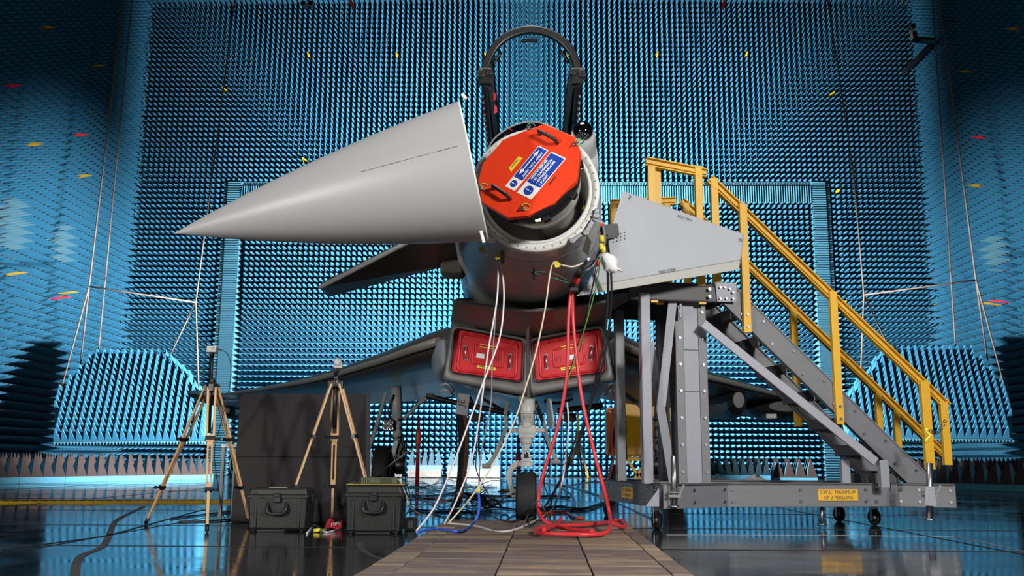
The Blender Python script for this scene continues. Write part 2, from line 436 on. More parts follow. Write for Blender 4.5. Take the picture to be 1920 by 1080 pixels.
def clad(wall, cs, a, b, n, caps, patches, centre, tipfn, base=PIT * .99, PH=PH, meshes=(PYR, PYRY, PYRR)):
    """absorber pyramids on a wall: coloured caps and the 300 nearest the given centre singly, the rest in one field"""
    arr = np.array([tuple(c) for c in cs]); used = set(); nn = np.array(tuple(Vector(n)))
    for (u, v, colr) in caps:
        p = np.array(tuple(tipfn(u, v))); i = int(np.argmin(((arr + nn * PH * 0.8 - p) ** 2).sum(1)))
        used.add(i); place_pyramids([arr[i]], a, b, n, meshes[1] if colr == 'y' else meshes[2], wall, 'yellow_absorber_cap' if colr == 'y' else 'red_absorber_cap')
    pale = set()
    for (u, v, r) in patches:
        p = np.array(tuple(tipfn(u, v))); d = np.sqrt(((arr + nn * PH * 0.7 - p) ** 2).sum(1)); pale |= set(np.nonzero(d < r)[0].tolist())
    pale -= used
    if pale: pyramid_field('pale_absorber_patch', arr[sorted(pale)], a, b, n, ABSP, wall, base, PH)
    used |= pale
    c = np.array(tuple(centre)); order = np.argsort(((arr - c) ** 2).sum(1)); near = [i for i in order if i not in used][:300]
    place_pyramids(arr[near], a, b, n, meshes[0], wall); used |= set(near)
    rest = [i for i in range(len(arr)) if i not in used]
    pyramid_field('absorber_field', arr[rest], a, b, n, ABS, wall, base, PH)

# ---- floor
fb = MB(); fb.box((0, 14, -0.1), (2 * WX + 2, 46, 0.2))
floor = structure(fb.build('floor', FLOORM))
def floor_strip(pts, w, material, name, label=None, h=0.003):
    """thin strip lying on the floor through floor points"""
    pts = [Vector((p[0], p[1], 0)) for p in pts]; vs = []; n = len(pts)
    for i, p in enumerate(pts):
        d = (pts[min(i + 1, n - 1)] - pts[max(i - 1, 0)]).normalized(); s_ = Vector((-d.y, d.x, 0)) * w / 2
        vs += [p + s_ + Vector((0, 0, 0.0005)), p - s_ + Vector((0, 0, 0.0005)), p - s_ + Vector((0, 0, h)), p + s_ + Vector((0, 0, h))]
    m = MB(); fs = []
    for i in range(n - 1):
        k = i * 4
        for j in range(4): fs.append((k + j, k + (j + 1) % 4, k + 4 + (j + 1) % 4, k + 4 + j))
    fs += [(0, 1, 2, 3), (4 * n - 4, 4 * n - 3, 4 * n - 2, 4 * n - 1)]
    m.add(vs, fs); return m.build(name, material, floor, label=label)
SEAM = mat('floor_seam', (14, 15, 16), 0.7, var=0.1); SEAML = mat('floor_scuff', (120, 128, 134), 0.5, var=0.2)
TAPE = mat('floor_tape', (52, 50, 50), 0.75, var=0.1)
for y in (4.6, 6.6, 8.6, 11.0, 14.0, 17.5, 21.5):
    floor_strip([(-WX, y), (WX, y)], 0.012, SEAM, 'floor_seam')
for x in (-9.5, -6.3, -3.2, 3.2, 6.3, 9.5):
    floor_strip([(x, -2), (x, 30)], 0.012, SEAM, 'floor_seam')
floor_strip(smoothpath([PZ(u, v, 0) for u, v in ((140, 1085), (150, 1045), (195, 1022), (212, 985), (225, 972), (270, 950))]), 0.05, TAPE, 'floor_tape')
floor_strip([PZ(0, 1032, 0), PZ(200, 1005, 0), PZ(385, 955, 0)], 0.03, SEAM, 'floor_seam')
floor_strip([PZ(1250, 1003, 0), PZ(1600, 1004, 0), PZ(1790, 1006, 0), PZ(1925, 1035, 0)], 0.012, SEAML, 'floor_scuff')
floor_strip(smoothpath([PZ(u, v, 0) for u, v in ((672, 1018), (680, 1032), (700, 1044), (715, 1048))]), 0.04, TAPE, 'floor_tape')

# ---- back wall with its door
gx0, gx1 = P(417, 560, YB).x, P(452, 560, YB).x
gx2, gx3 = P(1522, 560, YB).x, P(1557, 560, YB).x
gz1, gz0 = P(990, 350, YB).z, P(990, 388, YB).z
wb = MB()
wb.box((0, YB + 0.75, ZC / 2), (2 * WX + 1.4, 0.3, ZC + 0.6))
for x0, x1, z0, z1 in ((-WX - .6, gx0, 0, ZC), (gx3, WX + .6, 0, ZC), (gx0, gx3, gz1, ZC), (gx1, gx2, 0, gz0)):
    wb.box(((x0 + x1) / 2, YB + 0.3, (z0 + z1) / 2), (x1 - x0, 0.6, z1 - z0))
wall_back = structure(wb.build('wall_back', BLUEFLAT, fixn=False))
cs = []
nx = int(2 * WX / PIT); nz = int(ZC / PIT)
for i in range(nx):
    x = -WX + PIT * (i + 0.5)
    for j in range(nz):
        z = PIT * (j + 0.5) + 0.02
        if gx0 - 0.02 < x < gx3 + 0.02 and z < gz1 + 0.02 and not (gx1 + PIT * .4 < x < gx2 - PIT * .4 and z < gz0 - PIT * .4): continue
        cs.append((x, YB, z))
caps = [(256, 163, 'y'), (417, 163, 'y'), (582, 99, 'y'), (743, 102, 'y'), (572, 293, 'y'), (1235, 101, 'y'), (1397, 103, 'y'), (1565, 170, 'y'), (1729, 167, 'y'),
        (1575, 356, 'y'), (1745, 358, 'y'), (1588, 565, 'y'), (1762, 565, 'y'), (905, 103, 'y'), (1062, 104, 'y')]
clad(wall_back, cs, (1, 0, 0), (0, 0, 1), (0, -1, 0), caps, [], P(640, 620, YB), lambda u, v: P(u, v, YB - PH * 0.8))
# ribbed strips in the door gap
rb = MB()
def ridge(p0, p1, w, h=0.10, n=Vector((0, -1, 0))):
    p0, p1 = Vector(p0), Vector(p1); d = (p1 - p0).normalized(); s_ = d.cross(n) * w / 2
    rb.add([p0 - s_, p0 + s_, p0 + n * h, p1 - s_, p1 + s_, p1 + n * h], [(0, 2, 5, 3), (1, 4, 5, 2), (0, 1, 2), (3, 5, 4)])
z = 0.03
while z < gz1:
    ridge((gx0 + 0.16, YB - .56, z), (gx1, YB - .56, z), 0.085); ridge((gx2, YB - .56, z), (gx3 - 0.16, YB - .56, z), 0.085); z += 0.085
x = gx1
while x < gx2:
    ridge((x, YB - .56, gz0), (x, YB - .56, gz1 - 0.16), 0.085); x += 0.085
rb.box(((gx0 + gx1) / 2, YB, gz1 / 2), (gx1 - gx0, 1.1, gz1)); rb.box(((gx2 + gx3) / 2, YB, gz1 / 2), (gx3 - gx2, 1.1, gz1)); rb.box(((gx1 + gx2) / 2, YB, (gz0 + gz1) / 2), (gx2 - gx1, 1.1, gz1 - gz0))
stuff(rb.build('ribbed_door_seal', BLUEFLAT, wall_back, fixn=False))
dk = MB()
z = 0.05
while z < gz1 - 0.1:
    for x in (gx0 + 0.05, gx0 + 0.12, gx3 - 0.05, gx3 - 0.12): dk.box((x, YB - .555, z), (0.04, 0.02, 0.06))
    z += 0.11
x = gx0 + .1
while x < gx3:
    for q in (gz1 - 0.05, gz1 - 0.12): dk.box((x, YB - .555, q), (0.06, 0.02, 0.04))
    x += 0.11
stuff(dk.build('seal_perforation', BLACK, wall_back, fixn=False))
# ---- side walls and ceiling
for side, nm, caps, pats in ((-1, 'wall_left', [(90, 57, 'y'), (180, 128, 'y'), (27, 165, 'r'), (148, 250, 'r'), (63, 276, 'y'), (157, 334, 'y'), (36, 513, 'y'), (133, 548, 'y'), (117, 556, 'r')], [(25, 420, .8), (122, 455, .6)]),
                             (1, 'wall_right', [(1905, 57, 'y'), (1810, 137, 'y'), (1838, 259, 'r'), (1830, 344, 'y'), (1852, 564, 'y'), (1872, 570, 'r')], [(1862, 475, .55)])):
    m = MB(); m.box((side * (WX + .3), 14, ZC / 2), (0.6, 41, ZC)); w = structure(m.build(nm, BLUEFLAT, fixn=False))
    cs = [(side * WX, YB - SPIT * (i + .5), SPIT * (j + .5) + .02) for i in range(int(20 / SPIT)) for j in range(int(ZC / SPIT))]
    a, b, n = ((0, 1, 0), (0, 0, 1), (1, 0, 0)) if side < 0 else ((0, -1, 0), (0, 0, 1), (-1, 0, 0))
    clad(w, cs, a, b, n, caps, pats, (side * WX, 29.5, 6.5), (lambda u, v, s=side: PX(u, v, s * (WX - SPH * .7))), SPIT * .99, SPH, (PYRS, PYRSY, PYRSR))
m = MB(); m.box((0, 14, ZC + .3), (2 * WX + 1.2, 41, 0.6)); ceiling = structure(m.build('ceiling', BLUEFLAT, fixn=False))
cs = [(-WX + PIT * (i + .5), YB - PIT * (j + .5), ZC) for i in range(nx) for j in range(int(16 / PIT))]
pyramid_field('absorber_field', cs, (1, 0, 0), (0, -1, 0), (0, 0, -1), ABS, ceiling)

# ---- absorber blocks standing on the floor
def make_block(base_mat):
    t = thing('absorber_block', '', 'absorber')
    m = MB(); m.box((0, 0, .07), (1.2, .9, .14)); m.build('base', base_mat, t, bevel=.01)
    for i in range(4):
        for j in range(3):
            o = bpy.data.objects.new('absorber_pyramid', PYRB); COL.objects.link(o); o.parent = t
            o.location = (-.45 + .3 * i, -.3 + .3 * j, .14)
    return t
def copy_tree(o, parent=None):
    c = o.copy(); COL.objects.link(c)
    if parent is not None: c.parent = parent
    for ch in o.children: copy_tree(ch, c)
    return c
BLK = make_block(BLUEFLAT); first = [True]
def block_row(p0, p1, label, group, jitter=0.0, z=0.0, depth=1):
    p0, p1 = Vector(p0), Vector(p1); d = p1 - p0; n = max(1, int(d.length / 1.2)); d.normalize(); rz = math.atan2(d.y, d.x)
    for k in range(n):
        for q in range(depth):
            b = BLK if first[0] else copy_tree(BLK); first[0] = False
            b.location = p0 + d * (1.2 * (k + .5)) + Vector((-d.y, d.x, 0)) * (.45 + .9 * q) + Vector((random.uniform(-jitter, jitter), random.uniform(-jitter, jitter), z)); b.rotation_euler = (0, 0, rz)
            tag(b, label, 'absorber', group)
block_row(PZ(-60, 909, 0), PZ(447, 898, 0), 'low blue and brown spiked absorber block in the floor row behind the lone tripod', 'floor absorbers before the far wall, beside the tripods')
block_row(PZ(1690, 915, 0), PZ(1990, 925, 0), 'low blue and brown spiked absorber block behind the foot of the stairs', 'floor absorbers behind the foot of the stairs')
block_row(PZ(1450, 905, 0), PZ(1575, 906, 0), 'low spiked foam absorber block on the floor seen under the stair stringers', 'floor absorbers seen under the stairs')
# ---- blocks on aluminium trolleys against the back wall
def trolley(u0, u1, y, label):
    a, b = P(u0, 892, y), P(u1, 892, y); t = thing('absorber_trolley', label, 'trolley', ((a.x + b.x) / 2, y, 0))
    m = MB(); m.box(((a.x + b.x) / 2, y + .3, .13), (b.x - a.x, .6, .22)); m.build('tray', FOIL, t, bevel=.01)
    m = MB(); m.box(((a.x + b.x) / 2, y + .3, .32), (b.x - a.x, .6, .15)); m.build('base', TROLB, t)
    for q in (.12, .88):
        m = MB(); m.cyl((a.x + (b.x - a.x) * q, y + .04, .03), (a.x + (b.x - a.x) * q, y + .1, .03), .03, n=10); m.build('castor', BLACK, t)
    n = max(1, round((b.x - a.x) / .2))
    for i in range(n):
        for j in range(3):
            o = bpy.data.objects.new('absorber_pyramid', PYRF); COL.objects.link(o); o.parent = t
            o.location = Vector((a.x + (b.x - a.x) * (i + .5) / n, y + .1 + .2 * j, .395)) - t.location
trolley(764, 826, 31.2, 'aluminium trolley of blue spiked absorber beside the main wheel leg with the lamp cluster')
trolley(838, 864, 31.2, 'narrow aluminium trolley of blue spiked absorber standing behind the hanging black hoses')
trolley(875, 937, 31.2, 'aluminium trolley of blue spiked absorber standing nearest the nose wheel')
trolley(640, 752, 31.2, 'long aluminium trolley of blue spiked absorber behind the main wheel tyre')
# bare blocks leaning over crumpled foil
t = thing('absorber_block', 'pale blue spiked absorber block tilted on crumpled foil beside the grey platform column', 'absorber', (P(1385, 902, 27).x, 27, 0))
c = P(1385, 902, 27); c.z = 0
m = MB(); m.box(c + Vector((0, 0, .1)), (1.6, .7, .2)); m.build('base', BLUEFLAT, t)
for i in range(8):
    for j in range(3):
        o = bpy.data.objects.new('absorber_pyramid', PYRF); COL.objects.link(o); o.parent = t
        o.location = c + Vector((-.7 + .2 * i, -.2 + .2 * j, .2)) - t.location; o.rotation_euler = (.1 * random.uniform(-1, 1), .05 * (i - 4), 0)
for k, (u, dx) in enumerate(((1345, .55), (1415, .7))):
    g = P(u, 905, 26.2); m = MB(); pts = []
    for i in range(9):
        for j in range(5):
            pts.append((g.x - dx / 2 + dx * i / 8, 26.0 + .1 * j, .02 + (.17 + .07 * random.random()) * math.sin(math.pi * (i + .5) / 9.0) * (0.4 + .6 * math.sin(math.pi * (j + .5) / 5))))
    m.add(pts, [(i * 5 + j, i * 5 + j + 1, i * 5 + 5 + j + 1, i * 5 + 5 + j) for i in range(8) for j in range(4)])
    nb = len(pts); m.add([(p[0], p[1], 0.001) for p in pts], [(i * 5 + j, i * 5 + 5 + j, i * 5 + 6 + j, i * 5 + j + 1) for i in range(8) for j in range(4)])
    edge = [i * 5 for i in range(9)] + [40 + j for j in range(1, 5)] + [i * 5 + 4 for i in range(7, -1, -1)] + [j for j in range(3, 0, -1)]
    allp = pts + [(p[0], p[1], 0.001) for p in pts]
    m.add(allp, [(edge[q], edge[(q + 1) % len(edge)], nb + edge[(q + 1) % len(edge)], nb + edge[q]) for q in range(len(edge))])
    tag(m.build('foil_sheet', FOIL), ('crumpled silver foil sheet on the floor against the grey platform column', 'crumpled silver foil sheet on the floor under the tilted absorber, further from the platform column')[k], 'foil')

# ---- hung corner panels
def panel(B0, B1, lean, L, outline, label):
    e = (B1 - B0).normalized(); W = (B1 - B0).length; up = Vector(lean); up = (up - e * up.dot(e)).normalized(); n = e.cross(up).normalized()
    t = thing('hanging_absorber', label, 'absorber', (B0 + B1) / 2)
    poly = [B0 + e * (W * s_) + up * (L * q) for s_, q in outline]
    m = MB(); m.prism(poly, -n * .22); m.build('backing', BLUEFLAT, t)
    inside = lambda s_, q: all(((outline[(i + 1) % len(outline)][0] - outline[i][0]) * W * ((q - outline[i][1]) * L) - (outline[(i + 1) % len(outline)][1] - outline[i][1]) * L * ((s_ - outline[i][0]) * W)) > 0.06 * math.hypot((outline[(i + 1) % len(outline)][0] - outline[i][0]) * W, (outline[(i + 1) % len(outline)][1] - outline[i][1]) * L) for i in range(len(outline)))
    cs = []; p = .18
    for j in range(int(L / p)):
        for i in range(-3, int(W / p) + 4):
            s_, q = (i + .5) * p / W, (j + .5) * p / L
            if inside(s_, q): cs.append(B0 + e * (W * s_) + up * (L * q))
    place_pyramids(cs[:300], e, up, n, PYRP, t)
    if len(cs) > 300: pyramid_field('absorber_field', cs[300:], e, up, n, ABS, t, .179, .46)
    m = MB(); k = 0.0
    while k < W:
        a = B0 + e * k - up * .02 - n * .02; m.add([a, a + e * .07, a + e * .035 - Vector((0, 0, .09)) - n * .0, a + e * .035 - n * .06], [(0, 1, 2), (0, 2, 3), (1, 3, 2), (0, 3, 1)]); k += .08
    stuff(m.build('fringe', BLUEFLAT, t))
    return t, B0, n
OUTL = [(0, 0), (1, 0), (1.02, .40), (.70, .95), (.55, 1), (.12, 1), (-.06, .5)]
OUTR = [(0, 0), (1, 0), (1.06, .5), (.88, 1), (.45, 1), (.30, .95), (-.02, .40)]
PANL, PLB, PLN = panel(P(100, 827, 24.9), P(388, 825, 25.65), (-.1, .54, .83), 2.95, OUTL, 'cream-roped blue spiked absorber panel leaning in the corner beside the lone tripod')
PANR, PRB, PRN = panel(P(1588, 819, 25.7), P(1898, 822, 24.9), (.1, .54, .83), 2.95, OUTR, 'roped blue spiked absorber panel leaning in the corner behind the stair handrail')

# ================================================================== THE AIRCRAFT
jet = thing('fighter_jet', 'grey delta wing fighter jet with its radome swung open and canopy raised', 'aircraft', (0, 9.4, 0))
RZ = (P(1004, 242, 6.6).z + P(1004, 473, 6.6).z) / 2       # height of the nose ring centre
RXC = P(1004, 358, 6.6).x; RAX, RBZ = .460, (P(1004, 242, 6.6).z - P(1004, 473, 6.6).z) / 2
def sec(y, zc, a, bt, bb, n=36, e=2.1, x=0.0):
    out = []
    for i in range(n):
        t = 2 * math.pi * i / n; c, s_ = math.cos(t), math.sin(t)
        out.append((x + a * math.copysign(abs(c) ** (2 / e), c), y, zc + (bt if s_ > 0 else bb) * math.copysign(abs(s_) ** (2 / e), s_)))
    return out
# ---- nose barrel behind the ring
m = MB()
m.loft([sec(6.64, RZ, RAX - .004, RBZ - .004, RBZ - .004, x=RXC), sec(7.2, RZ + .02, .545, .47, .47, x=RXC * .5), sec(7.9, RZ + .05, .625, .54, .54), sec(8.5, RZ + .08, .672, .62, .57), sec(9.2, RZ + .1, .70, .66, .55, e=2.3), sec(10.5, RZ + .12, .74, .70, .60, e=2.4)], cap0=False)
nose = m.build('nose_section', GREY, jet)
# panel seams and small access panels on the chin
m = MB()
for y in (6.86,):
    q = sec(y, RZ + (y - 6.64) * .035, RAX + (y - 6.64) * .15, RBZ + .003 + (y - 6.64) * .07, RBZ + .003 + (y - 6.64) * .09, n=60, x=RXC * (1 - .9 * (y - 6.64)))
    m.tube([q[i] for i in range(31, 60)], .0015, 5)
m.build('panel_seam', GREYD, nose)
for k, (u, v, w, h) in enumerate(((1001, 488, 16, 4), (998, 515, 15, 4))):
    m = MB(); m.box(P(u, v, 6.95 if k == 0 else 7.45) + Vector((0, -.0, -.006)), (w * .0039, .04, .006)); m.build('access_plate', mat('plate_tan%d' % k, (190, 160, 140), .5), nose)
m = MB(); m.beam(P(1001, 503, 7.2), P(1001, 522, 7.2) + Vector((0, .05, 0)), .012, .02); m.beam(P(996, 513, 7.2), P(1006, 513, 7.2), .012, .012); m.build('probe', BLACK, nose)
# ---- the light ring at the radome joint
m = MB()
prof = [(1.0, 6.66), (1.0, 6.60), (.985, 6.585), (.90, 6.585), (.895, 6.60), (.875, 6.60), (.87, 6.585), (.83, 6.585), (.81, 6.62), (.80, 7.15), (.83, 7.2), (.97, 6.7)]
m.lathe([(r, y) for r, y in prof], (RXC, 0, RZ), (0, 1, 0), 64, (1, 0, 0), RAX, RBZ, close=True)
ring = m.build('nose_ring', LIGHTG, jet)
m = MB(); m.lathe([(.001, 7.08), (.81, 7.08), (.81, 7.1), (.001, 7.1)], (RXC, 0, RZ), (0, 1, 0), 40, (1, 0, 0), RAX, RBZ); m.build('bulkhead', GEARD, ring)
m = MB()
for i in range(44):
    t = 2 * math.pi * i / 44
    for rr in (.94,):
        c = Vector((RXC + RAX * rr * math.cos(t), 6.58, RZ + RBZ * rr * math.sin(t))); m.cyl(c, c + Vector((0, .012, 0)), .006, n=6)
stuff(m.build('ring_bolts', GEARD, ring))
def onring(u, v): return P(u, v, 6.57)
for a, b, w in (((1073, 452), (1090, 440), .035), ((1098, 437), (1113, 412), .04), ((1117, 405), (1119, 392), .03)):
    m = MB(); m.beam(onring(*a), onring(*b), .03, w, (0, 1, 0)); m.cyl(onring(*a) - Vector((0, .02, 0)), onring(*a) + Vector((0, .02, 0)), .022, n=12); m.build('latch', STEEL, ring, bevel=.004)
m = MB(); m.beam(P(1113, 411, 6.55), P(1134, 419, 6.5), .02, .012); m.build('latch_lever', LIGHTG, ring)
m = MB(); m.prism([P(1122, 418, 6.5), P(1137, 420, 6.5), P(1127, 424, 6.5)], (0, .006, 0)); m.build('warning_tab', REDC, ring)
m = MB(); m.tube(smoothpath([P(u, v, 6.75) for u, v in ((1098, 312), (1103, 340), (1104, 362), (1098, 382), (1090, 403))]), .011, 8); m.build('harness', BLACK, ring)
for u, v in ((1102, 345), (1096, 386)):
    m = MB(); m.cyl(P(u, v, 6.745), P(u - 2, v + 8, 6.745), .013, n=8); m.build('harness_band', YTAPE, ring)
# open hatches with flaps under the ring
for pts in (((1100, 442), (1106, 452), (1100, 478), (1092, 470)), ((936, 470), (942, 470), (943, 490), (939, 495)), ((1108, 480), (1116, 470), (1114, 486), (1102, 492))):
    m = MB(); m.prism([P(u, v, 6.72 + .002 * (v - 440)) for u, v in pts], (0.012, .02, 0)); m.build('hatch_flap', GREYD if pts[0][0] == 1108 else BELLY, nose)
for u, v, mt_ in ((903, 467, YTAPE), (911, 474, WHITE), (932, 481, YTAPE), (1044, 496, YTAPE)):
    m = MB(); w = 6; m.prism([P(u - w, v - w * .6, 6.78), P(u + w * .5, v - w, 6.78), P(u + w, v + w * .7, 6.74), P(u - w * .4, v + w, 6.74)], (0, .006, 0)); m.build('hatch_tape', mt_, nose)
# ---- radar array behind its cover
CC = P(990, 322, 6.18); CN = Vector((-.30, -.92, .20)).normalized()
def dish(prof, n=48): return MB().lathe(prof, CC, -CN, n, Vector((0, 0, 1)).cross(CN))
radar = dish([(.30, .0), (.335, .045), (.335, .12), (.31, .16), (.31, .165), (.001, .165)]).build('radar_array', BLACK, jet)
m = dish([(.315, .15), (.31, .22), (.26, .36), (.2, .42), (.15, .6), (.15, .75), (.001, .75)]); m.build('radar_pedestal', mat('pedestal_grey', (165, 163, 158), .3, .3, var=.15, scale=5), radar)
for k in range(9):
    m = MB(); t = 2 * math.pi * k / 9 + .2; a = Vector((0, 0, 1)).cross(CN).normalized(); b = CN.cross(a)
    c = CC - CN * .085 + (a * math.cos(t) + b * math.sin(t)) * .338; m.box(c, (.05, .04, .05), Matrix((a * math.cos(t) + b * math.sin(t), CN, a * -math.sin(t) + b * math.cos(t))).transposed()); m.build('array_bracket', BLACK, radar, bevel=.004)
for u, v in ((1009, 409), (1090, 311)):
    q = PP(u, v, CC - CN * .09, Vector((0, -1, 0))); q.y -= .16
    m = MB(); m.prism([P(u - 6, v + 3, q.y), P(u + 5, v, q.y), P(u + 6, v + 6, q.y), P(u - 5, v + 7, q.y)] if u < 1050 else [P(u - 3, v - 5, q.y + .1), P(u + 2, v - 4, q.y + .1), P(u + 2, v + 6, q.y + .1), P(u - 3, v + 5, q.y + .1)], (0, .004, 0)); m.build('warning_label', WHITE, radar)

# ---- the orange cover on the array
cov = thing('radar_cover', 'orange red polygonal protective cover with blue instruction signs on the radar array', 'cover', CC)
outl = [(1021, 232), (1078, 256), (1087, 282), (1082, 324), (1079, 338), (1038, 381), (989, 404), (952, 408), (902, 378), (896, 339), (904, 307), (943, 262), (991, 242)]
op = [PP(u, v, CC, CN) for u, v in outl]
m = MB(); m.prism(op, -CN * .05); m.build('cover_plate', ORANGE, cov, bevel=.006)
def onc(u, v, lift=.003): return PP(u, v, CC + CN * lift, CN)
for a, b in (((1013, 252), (1045, 269)), ((927, 354), (957, 374))):
    p, q = onc(*a, 0.0), onc(*b, 0.0)
    m = MB(); m.tube(smoothpath([p, p + CN * .045 + (q - p) * .04, p + CN * .055 + (q - p) * .15, q + CN * .055 - (q - p) * .15, q + CN * .045 - (q - p) * .04, q], 5), .013, 10); m.build('handle', BLACK, cov)
s1 = [(1010, 273), (1028, 282), (965, 358), (947, 349)]; s2 = [(1034, 284), (1061, 297), (996, 374), (969, 361)]
def sign(cs, name, splits, lab):
    q = [onc(u, v, .002) for u, v in cs]; m = MB(); m.prism([x for x in q], -CN * .002); o = m.build(name, WHITE, cov, label=lab)
    t, bq = splits
    L = lambda s_, w: (q[3].lerp(q[0], s_)).lerp(q[2].lerp(q[1], s_), w) + CN * .0015
    return o, L, (q[0] - q[3]).normalized(), (q[3] - q[2]).normalized()
o1, L1, xd1, yd1 = sign(s1, 'instruction_sign', (0, 0), 'narrow blue and white sign with an arrow, reading ALIGN WITH ARRAY')
m = MB(); m.prism([L1(.245, .06), L1(.98, .06), L1(.98, .94), L1(.245, .94)], -CN * .001); m.build('blue_field', BLUE, o1)
m = MB(); m.add([L1(.42, .28) + CN * .001, L1(.42, .38) + CN * .001, L1(.82, .38) + CN * .001, L1(.82, .28) + CN * .001], [(0, 1, 2, 3)])
m.add([L1(.32, .33) + CN * .001, L1(.44, .14) + CN * .001, L1(.44, .52) + CN * .001], [(0, 1, 2)]); m.add([L1(.92, .33) + CN * .001, L1(.80, .52) + CN * .001, L1(.80, .14) + CN * .001], [(0, 1, 2)])
m.build('arrow_print', WHITE, o1)
text('sign_text', 'ALIGN  WITH  ARRAY', .0215, WHITE, o1, L1(.61, .74), xd1, yd1, .002, bold=.0006)
o2, L2, xd2, yd2 = sign(s2, 'instruction_sign', (0, 0), 'wide blue and white sign reading REMOVE BEFORE RF TRANSMISSION FITTING RADOME FLIGHT')
m = MB(); m.prism([L2(.275, .04), L2(.975, .04), L2(.975, .96), L2(.275, .96)], -CN * .001); m.build('blue_field', BLUE, o2)
for k, (s_, w, tx) in enumerate(((.33, .16, 'REMOVE BEFORE'), (.30, .38, '\u2022 RF TRANSMISSION'), (.30, .60, '\u2022 FITTING RADOME'), (.30, .82, '\u2022 FLIGHT'))):
    text('sign_text', tx, .0222, WHITE, o2, L2(s_ + .02, w), xd2, yd2, .002, 'LEFT', bold=.0006)
for Lq, oo, w, rr in ((L1, o1, .12, .026), (L2, o2, .135, .034)):
    c = Lq(w, .5); xx = (xd1 if Lq is L1 else xd2); yy = CN.cross(xx)
    m = MB(); m.add([c + (xx * math.cos(t * math.pi / 14) + yy * math.sin(t * math.pi / 14)) * rr + CN * .001 for t in range(28)], [tuple(range(28))]); ci = m.build('blue_disc', BLUE, oo)
    text('exclamation_mark', '!', rr * 2.0, WHITE, oo, c, xx, yd1, .002)
q0 = [(966, 293), (979, 293), (958, 321), (953, 316)]
m = MB(); m.prism([onc(*c, .002) for c in ((954, 315), (972, 293), (980, 296), (958, 322))], -CN * .002); yl = m.build('yellow_label', YTAPE, cov)
m = MB(); m.prism([onc(958.5, 313.5, .003), onc(970, 299, .003), onc(970.8, 299.6, .003), onc(959.3, 314.1, .003)], -CN * .0008); m.build('label_print', DARKTXT, yl)
for (u, v) in ((990, 240), (1079, 270), (901, 353), (980, 391)):
    c = onc(u, v, .014); g = MB(); g.cyl(c - CN * .014, c + CN * .012, .011, n=8); g.cyl(c - Vector((.02, 0, .01)), c + Vector((.02, 0, .014)), .006, n=6); st = g.build('quarter_turn_pin', STEEL, cov)
    g = MB(); g.tube([c + Vector((.022 + .026 * math.cos(t * .5), -.004 * t / 6, .012 + .022 * math.sin(t * .5))) for t in range(12)], .003, 5); g.build('lanyard', GRN if u > 900 and u != 990 else TEALW, st)
m = MB(); m.prism([onc(1029, 345, .002), onc(1041, 330.5, .002), onc(1042.5, 332, .002), onc(1030.5, 346.5, .002)], -CN * .002) ; m.build('part_stamp', DARKTXT, cov)

# ---- opened radome
RB = P(886, 322, 6.15); RT = P(325, 438, 6.15); RL = (RT - RB).length; RA = (RT - RB).normalized(); RR = .473
BX = Vector((0, 1, 0)); BX = (BX - RA * BX.dot(RA)).normalized(); BZ = RA.cross(BX)
def rprof(t): return RR * (1 - t) * (1 + .38 * t)
m = MB(); pr = [(rprof(t), RL * t) for t in [i / 40 for i in range(40)] + [.985, .995, 1.0]]
inner = [(max(rprof(t) - .02, .002), RL * t) for t in (.9, .7, .5, .3, .15, .03, 0)]
m.lathe(pr + inner, RB, RA, 72, BX); radome = m.build('radome', RADOME, jet, label='smooth pointed radome swung open on its hinge')
m = MB(); m.lathe([(RR - .018, -.012), (RR - .004, -.012), (RR - .004, .01), (RR - .018, .01)], RB, RA, 72, BX, close=True); m.build('radome_rim', LIGHTG, radome)
def hit_radome(u, v):
    y = 5.4
    while y < 6.8:
        p = P(u, v, y); s_ = (p - RB).dot(RA) / RL
        if 0 <= s_ <= 1 and ((p - RB) - RA * (s_ * RL)).length < rprof(s_): return p
        y += .002
    return P(u, v, 6.0)
m = MB(); m.tube([hit_radome(675 + (858 - 675) * k / 16, 323 + (274 - 323) * k / 16) for k in range(17)], .0022, 5); m.build('diverter_strip', GREYTXT, radome)
for a, b in (((868, 187), (876, 196)), ((888, 349), (896, 358)), ((903, 440), (909, 462))):
    m = MB(); m.beam(P(*a, 6.1) + Vector((.0, -.1, 0)), P(*b, 6.1) + Vector((.0, -.1, 0)), .03, .02); m.build('hinge_lug', LIGHTG, radome, bevel=.003)
m = MB(); m.beam(P(880, 345, 6.5), P(897, 352, 6.6), .05, .03); m.beam(P(890, 440, 6.4), P(925, 452, 6.58), .04, .03); m.build('hinge_arm', LIGHTG, radome, bevel=.004)

# ---- infra red sensor ball in its fairing
SB = P(1093, 247, 7.5)
m = MB(); m.loft([[(SB.x + .118 * k * math.cos(t * math.pi / 12), SB.y + dy, SB.z - .03 - dz + .118 * k * math.sin(t * math.pi / 12)) for t in range(24)] for dy, k, dz in ((-.02, .80, .0), (.03, .93, .03), (.12, 1.0, .08), (.5, 1.15, .15), (1.3, 1.0, .2), (1.9, .3, .3))]); fair = m.build('sensor_fairing', GREY, jet)
m = MB(); m.loft([[(SB.x + .045 + .09 * math.cos(t * math.pi / 10), SB.y + dy, SB.z - .24 + .26 * math.sin(t * math.pi / 10)) for t in range(20)] for dy in (.12, .6, 1.2)]); m.build('fairing_flank', GREY, jet)
m = MB(); m.sphere(SB, .086, 28, 18); m.build('sensor_ball', BLACKG, fair)
m = MB(); m.cyl(P(1086, 274, 6.9), P(1103, 252, 7.1), .008, n=8); m.build('stay_rod', STEEL, fair)

